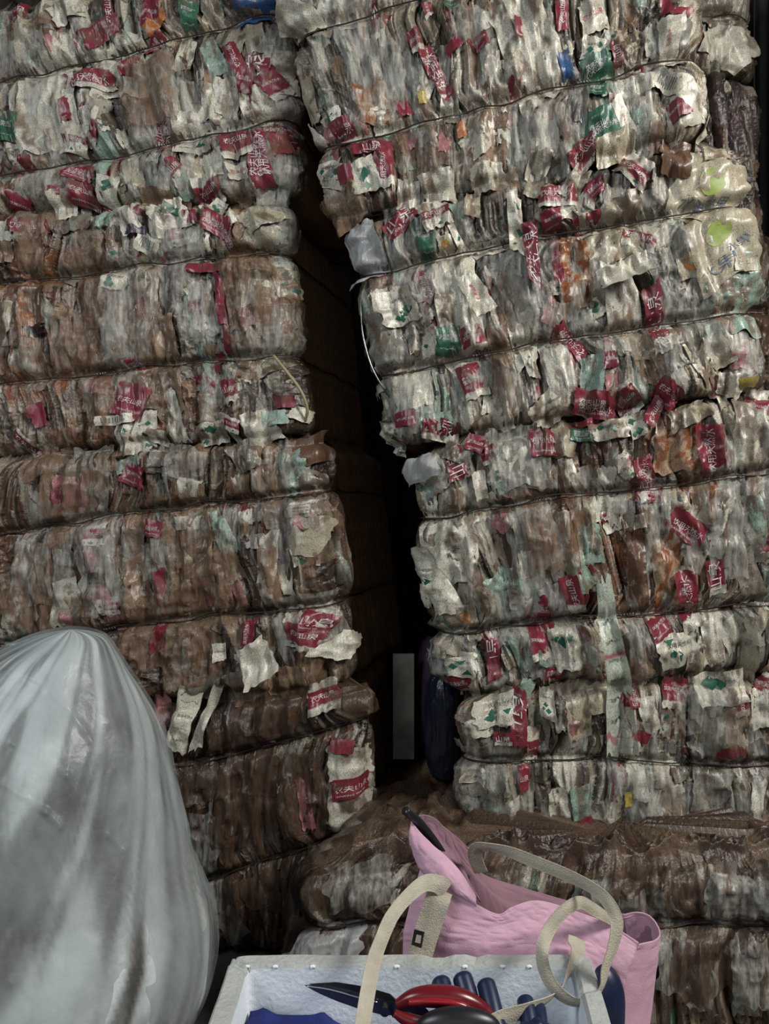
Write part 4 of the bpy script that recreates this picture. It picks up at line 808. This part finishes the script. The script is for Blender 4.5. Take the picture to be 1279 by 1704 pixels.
bagr = empty('plastic_bag', ((0-W_PX/2)*dB/F_PX, dB, 0))
tag(bagr, 'huge stuffed milky white plastic bag in front of the left stack', 'bag')
bag_surface(0.965, 220, 300, 1.0, 42, 'filling', M['fill'], bagr, True)['label'] = 'white film stuffing seen through the bag'
bag_surface(1.0, 420, 640, 1.0, 41, 'bag_film', M['bag'], bagr)
# ------------------------------------------------------------------ table out of the frame carrying the foam box and tote
tb = empty('work_table', (0.12, 1.1, 0)); tag(tb, 'low plywood table under the foam box, below the picture', 'table')
box_mesh('table_top', (-0.32, 0.72, 0.76), (0.58, 1.36, 0.785), M['wood'], tb, 0.003)
for (lx, ly) in ((-0.28, 0.76), (0.54, 0.76), (-0.28, 1.32), (0.54, 1.32)):
    box_mesh('leg', (lx-0.025, ly-0.025, 0), (lx+0.025, ly+0.025, 0.762), M['wood'], tb, 0.003)
# foam box
ZR = CAM_Z-0.621
def foam_box():
    root = empty('foam_box', (0.03, 0.97, 0.785)); tag(root, 'open white foam box holding the shears and gloves', 'box')
    zb = 0.786
    out = [(-0.2155, 1.13), (0.2900, 1.13), (0.262, 0.80), (-0.2155, 0.80)]
    t = 0.028
    inn = [(-0.2155+t, 1.13-t), (0.2900-t-.002, 1.13-t), (0.262-t, 0.80+t), (-0.2155+t, 0.80+t)]
    bm = bmesh.new()
    def ring(pts, z, rad=0.018, n=6, div=30):
        vs = []; m_ = len(pts)
        # rounded corners with fine edge points so the rim can be nibbled
        P2 = []
        for i in range(m_):
            p0, p1, p2 = Vector(pts[i-1]), Vector(pts[i]), Vector(pts[(i+1) % m_])
            a = (p0-p1).normalized()*rad; b = (p2-p1).normalized()*rad
            for k in range(n+1):
                s = k/n; P2.append((p1+a)*(1-s)**2+p1*2*s*(1-s)+(p1+b)*s*s)
            e = (p2+(p1-p2).normalized()*rad)
            for k in range(1, div): P2.append((p1+b).lerp(e, k/div))
        for k, p in enumerate(P2):
            nz = (vn(k*0.31, z*50, 12)-0.5)*0.003+(0.004*(vn(k*0.8, 3, 5) > 0.86)*-1)
            vs.append(bm.verts.new((p.x, p.y, z+(nz if z > 0.9 else 0))))
        return vs
    rings = [ring(out, zb), ring(out, ZR-0.012), ring([(x*0.995+0*x, y) for x, y in out], ZR-0.003, 0.017), ring([((o[0]*.85+i[0]*.15), (o[1]*.85+i[1]*.15)) for o, i in zip(out, inn)], ZR),
             ring([((o[0]*.15+i[0]*.85), (o[1]*.15+i[1]*.85)) for o, i in zip(out, inn)], ZR, 0.012), ring(inn, ZR-0.005, 0.012), ring(inn, zb+0.03, 0.012)]
    n = len(rings[0])
    for k in range(len(rings)-1):
        for i in range(n):
            fc = bm.faces.new((rings[k][i], rings[k][(i+1) % n], rings[k+1][(i+1) % n], rings[k+1][i])); fc.material_index = 1 if 1 <= k <= 4 else 0
    bm.faces.new(rings[0][::-1]); bm.faces.new(rings[-1])
    bmesh.ops.recalc_face_normals(bm, faces=bm.faces)
    me = bpy.data.meshes.new('foam_shell'); bm.to_mesh(me); bm.free()
    me.materials.append(M['foam']); me.materials.append(M['foam_rim'])
    link('foam_shell', me, root)
    for (px, py) in ((411, 1611), (458, 1606), (520, 1605), (660, 1602), (773, 1599), (836, 1598), (880, 1600)):
        dd = 1.13-0.027; p = at(px, py, dd)
        bm = bmesh.new(); bmesh.ops.create_icosphere(bm, subdivisions=1, radius=0.0032)
        for v in bm.verts: v.co = Vector((p[0]+v.co.x*1.5, 1.103+v.co.y, ZR-0.003+v.co.z*.8))
        me = bpy.data.meshes.new('foam_crumb'); bm.to_mesh(me); bm.free(); me.materials.append(M['foam']); link('foam_crumb', me, root)
foam_box()
# blue cloth heap filling the box
nx, ny = 70, 60
xx, yy = np.meshgrid(np.linspace(-0.183, 0.228, nx), np.linspace(0.835, 1.095, ny))
top = ZR-0.117+0.022*ridge(xx*9, yy*9, 3)+0.012*ridge(xx*25, yy*25, 5)+0.030*smooth01((0.02-xx)/0.12)
Vt = np.stack([xx, yy, top], -1).reshape(-1, 3); Vb = np.stack([xx, yy, np.full_like(xx, 0.818)], -1).reshape(-1, 3)
qt = grid_quads(ny, nx); qb = grid_quads(ny, nx)[:, ::-1]+nx*ny
br = np.concatenate([np.arange(nx), np.arange(1, ny)*nx+nx-1, (ny-1)*nx+np.arange(nx-2, -1, -1), np.arange(ny-2, 0, -1)*nx])
qs = np.stack([np.roll(br, -1), br, br+nx*ny, np.roll(br, -1)+nx*ny], -1)
o = mesh_np('cloth_heap', np.concatenate([Vt, Vb]), np.concatenate([qt, qb, qs]), mats=[M['blue']])
tag(o, 'crumpled dark blue cloth filling the bottom of the foam box', 'cloth')
# gloves: fingers pointing up out of the box
def glove(label, fingers):
    root = empty('rubber_glove', at(*fingers[0][1])); tag(root, label, 'glove', 'navy gloves in the foam box')
    for (a, b, r_) in fingers:
        A_, B_ = at(*a), at(*b); t = np.linspace(0, 1, 22)[:, None]
        bend = np.array([0.0, 0.004, 0.004])*np.sin(t*math.pi)
        P = A_+(B_-A_)*t+bend
        tp = r_*np.sqrt(np.clip(1-np.clip((0.16-t[:, 0])/0.16, 0, .995)**2, 0, 1))*(0.92+0.10*t[:, 0])
        tube('finger', P, r_, M['navy'], root, 16, tp)
    m_ = np.mean([at(*b) for a, b, r in fingers], 0)
    return root, m_
g, m_ = glove('navy rubber glove with three fingers upright behind the red handles', [((731, 1626, 1.05), (748, 1712, 1.00), 0.0135), ((766, 1618, 1.05), (790, 1712, 1.00), 0.0140), ((806, 1630, 1.04), (826, 1716, 0.99), 0.0130)])
def palm(root, c, rx, ry, rz):
    bm = bmesh.new(); bmesh.ops.create_uvsphere(bm, u_segments=32, v_segments=20, radius=1)
    for v in bm.verts:
        n_ = 1+0.10*math.sin(v.co.x*7)*math.cos(v.co.z*6)
        v.co = Vector((c[0]+v.co.x*rx*n_, c[1]+v.co.y*ry*n_, c[2]+v.co.z*rz*n_))
    for f_ in bm.faces: f_.smooth = True
    me = bpy.data.meshes.new('palm'); bm.to_mesh(me); bm.free(); me.materials.append(M['navy']); link('palm', me, root)
palm(g, at(788, 1735, 0.99), 0.045, 0.022, 0.035)
g2, m_ = glove('second navy glove with one fingertip showing right of the upright fingers', [((872, 1660, 1.04), (884, 1722, 1.0), 0.0115), ((896, 1676, 1.04), (900, 1722, 1.0), 0.010)])
palm(g2, at(888, 1735, 1.0), 0.028, 0.02, 0.028)
# shears
def prism(name, poly, d0, th, m, parent, bevel=0.002, slope=0.0):
    """plate from a picture outline at real distance d0 with real thickness; slope tips it in depth"""
    bm = bmesh.new(); x0 = poly[0][0]
    fr = [bm.verts.new(at(p[0], p[1], d0+slope*(p[0]-x0))) for p in poly]
    f0 = bm.faces.new(fr); r_ = bmesh.ops.extrude_face_region(bm, geom=[f0])
    for v in [g_ for g_ in r_['geom'] if isinstance(g_, bmesh.types.BMVert)]: v.co.y += th*0.8; v.co.z += -th*0.5
    bmesh.ops.recalc_face_normals(bm, faces=bm.faces)
    if bevel: bmesh.ops.bevel(bm, geom=bm.edges[:], offset=bevel, segments=2, affect='EDGES')
    me = bpy.data.meshes.new(name); bm.to_mesh(me); bm.free(); me.materials.append(m)
    return link(name, me, parent)
sh = empty('garden_shears', at(640, 1680, 1.02)); tag(sh, 'long bladed shears with red handles lying across the foam box', 'shears')
b1 = prism('blade', [(505, 1639), (540, 1638), (580, 1646), (620, 1658), (655, 1668), (672, 1688), (640, 1690), (600, 1680), (560, 1666), (530, 1653)], 1.035, 0.004, M['steel'], sh, 0.0012, -0.0001)
b2 = prism('blade', [(512, 1637), (560, 1634), (610, 1642), (650, 1654), (668, 1672), (630, 1672), (580, 1656), (540, 1645)], 1.045, 0.004, M['steel'], sh, 0.0012, -0.0001)
tube('blade_edge', spline([at(510, 1641, 1.031), at(550, 1647, 1.028), at(600, 1661, 1.022), at(628, 1668, 1.02)], 30), 0.0011, mat('ground_steel_edge', (0.6, 0.6, 0.62), 0.25, metal=.9), b1, 6)
bm = bmesh.new(); bmesh.ops.create_cone(bm, cap_ends=True, segments=20, radius1=0.006, radius2=0.005, depth=0.014)
for v in bm.verts: v.co = Vector(at(640, 1679, 1.015))+Vector((v.co.x, v.co.z, v.co.y))
me = bpy.data.meshes.new('pivot_bolt'); bm.to_mesh(me); bm.free(); me.materials.append(M['steel']); link('pivot_bolt', me, sh)
prism('shank', [(640, 1664), (700, 1668), (720, 1690), (690, 1706), (650, 1692)], 1.02, 0.010, M['black'], sh, 0.002)
def handle(pts, rad, d, sq=1.0):
    P = spline([at(p[0], p[1], d+(p[2] if len(p) > 2 else 0)) for p in pts], 60)
    t = np.linspace(0, 1, 60); tp = rad*(0.45+0.55*np.sin(np.clip(t*1.25, 0, 1)*math.pi/1.15))
    return tube('handle', P, rad, M['redpl'], sh, 14, tp)
h1 = handle([(660, 1672), (690, 1660), (730, 1658), (770, 1664), (805, 1682), (835, 1712)], 0.0135, 1.00)
handle([(656, 1686), (680, 1698), (720, 1712), (770, 1722), (820, 1730)], 0.0095, 0.985)
tube('handle_inlay', spline([at(680, 1668, .988), at(720, 1666, .984), at(765, 1672, .985), at(800, 1692, .987)], 30), 0.004, mat('bright_red_grip', (0.26, 0.012, 0.02), 0.2), h1, 8)
tube('handle_spring', spline([at(659, 1683, .99), at(672, 1690, .985), at(700, 1698, .98), at(735, 1704, .975)], 30), 0.0022, M['wire_bright'], sh, 8)
bm = bmesh.new(); bmesh.ops.create_uvsphere(bm, u_segments=32, v_segments=20, radius=1)
c = at(762, 1712, 0.965)
for v in bm.verts: v.co = Vector((c[0]+v.co.x*0.052, c[1]+v.co.y*0.018, c[2]+v.co.z*0.026))
for f_ in bm.faces: f_.smooth = True
me = bpy.data.meshes.new('handle_guard'); bm.to_mesh(me); bm.free(); me.materials.append(M['black']); link('handle_guard', me, sh)
# navy round thing between box and tote
bm = bmesh.new(); bmesh.ops.create_uvsphere(bm, u_segments=40, v_segments=24, radius=1)
c = at(1000, 1665, 1.17)
for v in bm.verts:
    z_ = v.co.z; v.co = Vector((c[0]+v.co.x*0.034, c[1]+v.co.y*0.030, c[2]+(z_*0.055 if z_ > 0 else z_*0.145)))
for f_ in bm.faces: f_.smooth = True
me = bpy.data.meshes.new('navy_pouch'); bm.to_mesh(me); bm.free(); me.materials.append(M['navy'])
o = link('navy_pouch', me); tag(o, 'dark navy rounded pouch between the foam box and the tote', 'pouch')

# ------------------------------------------------------------------ pink tote
tote = empty('tote_bag', (0.18, 1.25, 0.785)); tag(tote, 'pink canvas tote bag with cream straps slumped behind the foam box', 'bag')
def sheet(name, ctrl, m, parent, nu=60, nv=44, th=0.0022, wr=0.0012, seed=1):
    A_ = np.array([[at(*p) for p in row] for row in ctrl])
    rows_ = np.array([spline(r_, nu) for r_ in A_]); cols_ = np.array([spline(rows_[:, j], nv) for j in range(nu)]).transpose(1, 0, 2)
    du = np.gradient(cols_, axis=1); dv = np.gradient(cols_, axis=0); n_ = np.cross(du, dv); n_ /= np.linalg.norm(n_, axis=-1)[..., None]+1e-9
    jj, ii = np.meshgrid(np.arange(nu), np.arange(nv))
    wv_ = wr*(3*(vn(jj*.12, ii*.10, seed)-.5)+1.2*(ridge(jj*.3, ii*.22, seed+2)-.5))
    P = cols_+n_*wv_[..., None]
    o = mesh_np(name, P.reshape(-1, 3), grid_quads(nv, nu), mats=[m], parent=parent)
    md = o.modifiers.new('thickness', 'SOLIDIFY'); md.thickness = th; md.offset = 0
    return o
# front panel, slumped: rim from the peak down to the right corner
sheet('front_panel', [
    [(698, 1447, 1.20), (735, 1468, 1.185), (790, 1503, 1.175), (828, 1521, 1.175), (850, 1510, 1.18), (884, 1499, 1.185), (918, 1503, 1.19), (963, 1518, 1.19), (1012, 1537, 1.19), (1062, 1568, 1.19)],
    [(684, 1500, 1.195), (730, 1512, 1.175), (785, 1530, 1.168), (828, 1538, 1.170), (860, 1535, 1.172), (890, 1532, 1.175), (925, 1535, 1.178), (965, 1548, 1.18), (1010, 1566, 1.18), (1055, 1592, 1.18)],
    [(672, 1545, 1.19), (720, 1548, 1.168), (780, 1556, 1.160), (828, 1562, 1.158), (860, 1564, 1.158), (895, 1564, 1.160), (930, 1568, 1.162), (968, 1580, 1.165), (1005, 1600, 1.170), (1040, 1630, 1.175)],
    [(670, 1600, 1.185), (720, 1600, 1.165), (780, 1600, 1.155), (828, 1602, 1.150), (860, 1604, 1.150), (895, 1606, 1.150), (930, 1608, 1.152), (965, 1620, 1.155), (1000, 1660, 1.165), (1030, 1690, 1.175)],
    [(676, 1745, 1.18), (720, 1748, 1.165), (780, 1752, 1.155), (828, 1755, 1.150), (860, 1755, 1.150), (895, 1755, 1.150), (930, 1755, 1.152), (965, 1755, 1.155), (995, 1760, 1.165), (1020, 1765, 1.175)],
], M['pink'], tote, 90, 70, seed=3, wr=0.0016)
# upright folded corner with the rod
sheet('rim_flap', [
    [(684, 1366, 1.205), (700, 1386, 1.20), (722, 1408, 1.195), (749, 1431, 1.19), (772, 1460, 1.185), (792, 1490, 1.18)],
    [(681, 1385, 1.20), (694, 1408, 1.192), (716, 1430, 1.185), (742, 1452, 1.178), (768, 1480, 1.173), (792, 1500, 1.172)],
    [(682, 1405, 1.20), (690, 1428, 1.195), (708, 1450, 1.185), (736, 1468, 1.178), (765, 1490, 1.172), (792, 1508, 1.172)],
    [(690, 1432, 1.205), (697, 1446, 1.20), (712, 1460, 1.195), (736, 1474, 1.188), (762, 1492, 1.182), (788, 1508, 1.18)],
], M['pink'], tote, 50, 30, seed=5)
sheet('rim_inside', [
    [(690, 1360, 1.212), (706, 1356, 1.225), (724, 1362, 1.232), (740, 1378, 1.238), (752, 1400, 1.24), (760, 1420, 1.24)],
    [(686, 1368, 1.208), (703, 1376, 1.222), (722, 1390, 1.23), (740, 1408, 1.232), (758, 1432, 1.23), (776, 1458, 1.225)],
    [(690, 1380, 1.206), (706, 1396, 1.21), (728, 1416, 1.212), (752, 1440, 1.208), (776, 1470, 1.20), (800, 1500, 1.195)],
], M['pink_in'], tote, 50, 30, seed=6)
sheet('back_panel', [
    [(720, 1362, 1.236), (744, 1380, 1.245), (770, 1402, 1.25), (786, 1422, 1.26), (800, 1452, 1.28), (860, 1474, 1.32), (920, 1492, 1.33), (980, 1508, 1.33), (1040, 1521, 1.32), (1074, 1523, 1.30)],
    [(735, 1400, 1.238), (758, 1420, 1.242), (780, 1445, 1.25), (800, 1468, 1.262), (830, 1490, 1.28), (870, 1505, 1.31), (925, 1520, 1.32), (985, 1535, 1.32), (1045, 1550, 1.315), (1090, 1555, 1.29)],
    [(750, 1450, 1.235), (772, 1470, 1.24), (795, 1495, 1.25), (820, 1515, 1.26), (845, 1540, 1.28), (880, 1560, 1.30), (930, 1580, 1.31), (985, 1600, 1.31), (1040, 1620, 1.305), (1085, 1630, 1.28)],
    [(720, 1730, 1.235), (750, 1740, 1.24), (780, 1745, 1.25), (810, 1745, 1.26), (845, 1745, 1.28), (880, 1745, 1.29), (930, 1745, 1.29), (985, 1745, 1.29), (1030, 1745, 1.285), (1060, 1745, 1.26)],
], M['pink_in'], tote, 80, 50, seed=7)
sheet('side_panel', [
    [(1034, 1522, 1.31), (1058, 1518, 1.305), (1078, 1522, 1.295), (1092, 1536, 1.275), (1096, 1552, 1.25), (1084, 1566, 1.215), (1062, 1570, 1.19)],
    [(1040, 1540, 1.31), (1062, 1534, 1.305), (1082, 1540, 1.295), (1095, 1556, 1.27), (1095, 1576, 1.245), (1080, 1592, 1.21), (1050, 1598, 1.185)],
    [(1045, 1600, 1.31), (1062, 1600, 1.305), (1078, 1606, 1.295), (1088, 1618, 1.27), (1086, 1634, 1.245), (1066, 1646, 1.21), (1034, 1645, 1.18)],
    [(1040, 1760, 1.29), (1055, 1762, 1.28), (1065, 1764, 1.27), (1070, 1766, 1.25), (1064, 1768, 1.23), (1050, 1768, 1.205), (1022, 1766, 1.178)],
], M['pink'], tote, 50, 50, seed=9)
def strap(pts, wpx, n=150, th=0.0014, name='strap'):
    """webbing: (x, y, distance, turn) - turn 0 shows its face, 90 its edge"""
    P = spline([at(p[0], p[1], p[2]) for p in pts], n); tw = spline([[p[3], (p[4] if len(p) > 4 else 1), 0] for p in pts], n)
    T = np.gradient(P, axis=0); T /= np.linalg.norm(T, axis=1)[:, None]
    yv = np.array([0, 1.0, 0]); a_ = np.cross(T, yv); a_ /= np.linalg.norm(a_, axis=1)[:, None]
    ang = np.radians(tw[:, 0]); wdir = a_*np.cos(ang)[:, None]+yv*np.sin(ang)[:, None]
    hw = wpx/2*P[:, 1:2]/F_PX*tw[:, 1:2]
    s = np.linspace(-1, 1, 9)
    nrm = np.cross(T, wdir)
    G = P[:, None, :]+wdir[:, None, :]*(hw*s[None, :])[..., None]+nrm[:, None, :]*(0.0006*np.cos(s*math.pi))[None, :, None]
    o = mesh_np(name, G.reshape(-1, 3), grid_quads(n, 9), mats=[M['cream']], parent=tote)
    for p_ in o.data.polygons: p_.use_smooth = False
    md = o.modifiers.new('thickness', 'SOLIDIFY'); md.thickness = th; md.offset = 0
    return o
strap([(800, 1452, 1.235, 25, 1.1), (791, 1430, 1.225, 20, 1.1), (793, 1412, 1.21, -10, 1.1), (815, 1410, 1.19, -35), (850, 1419, 1.17, -20), (890, 1435, 1.15, -10), (935, 1453, 1.13, -10), (980, 1475, 1.11, -20), (1010, 1500, 1.09, -15),
       (1026, 1535, 1.08, 5), (1020, 1575, 1.07, 20), (1008, 1610, 1.06, 35), (1003, 1640, 1.055, 50), (985, 1664, 1.05, 40), (955, 1668, 1.05, 25), (925, 1648, 1.05, 15), (906, 1615, 1.055, 20),
       (902, 1580, 1.06, 35), (915, 1545, 1.08, 10), (940, 1515, 1.10, 5), (965, 1502, 1.125, 40), (985, 1512, 1.15, 40), (1005, 1524, 1.17, 55), (1022, 1534, 1.20, 60)], 22, 320)
se = strap([(698, 1590, 1.144, 0), (707, 1560, 1.148, 0), (717, 1530, 1.152, 0), (727, 1500, 1.156, 0), (733, 1480, 1.166, 0)], 42, 60, name='strap_end')
strap([(742, 1482, 1.164, -20, 1.2), (728, 1471, 1.158, -25, 1.1), (706, 1470, 1.15, -30), (678, 1492, 1.13, -30, .9), (652, 1525, 1.10, -20, .9), (636, 1560, 1.08, 0, .9),
       (622, 1600, 1.05, 5), (612, 1650, 1.01, 5), (602, 1710, 0.97, 5), (592, 1760, 0.93, 5)], 26, 220)
strap([(958, 1560, 1.150, 10, 1.2), (960, 1585, 1.125, 10, 1.4), (950, 1612, 1.10, 30, 1.1), (936, 1640, 1.075, 60), (915, 1662, 1.05, 40, 1.1), (875, 1682, 1.02, 15, 1.3), (830, 1698, 0.99, 0, 1.4), (780, 1725, 0.95, 0, 1.4)], 24, 150)
# black square emblem with white centre on the sewn strap end
def quad(name, pts, d, m, th=0.0008): return prism(name, pts, d, th, m, se, 0)
quad('emblem', [(689, 1546), (706, 1551), (701, 1578), (684, 1572)], 1.1405, M['black'])
quad('emblem_centre', [(693, 1555), (701, 1557), (699, 1570), (690, 1568)], 1.139, M['cream'])
# dark rod poking out of the folded corner
rod = tube('black_rod', spline([at(674, 1349, 1.19), at(685, 1358, 1.20), at(700, 1372, 1.21), at(735, 1420, 1.222), at(790, 1520, 1.23), at(830, 1700, 1.215)], 40), 0.0065, M['black'], None, 16)
tag(rod, 'thin black rod sticking out of the corner of the pink tote', 'rod')
bpy.context.view_layer.update()
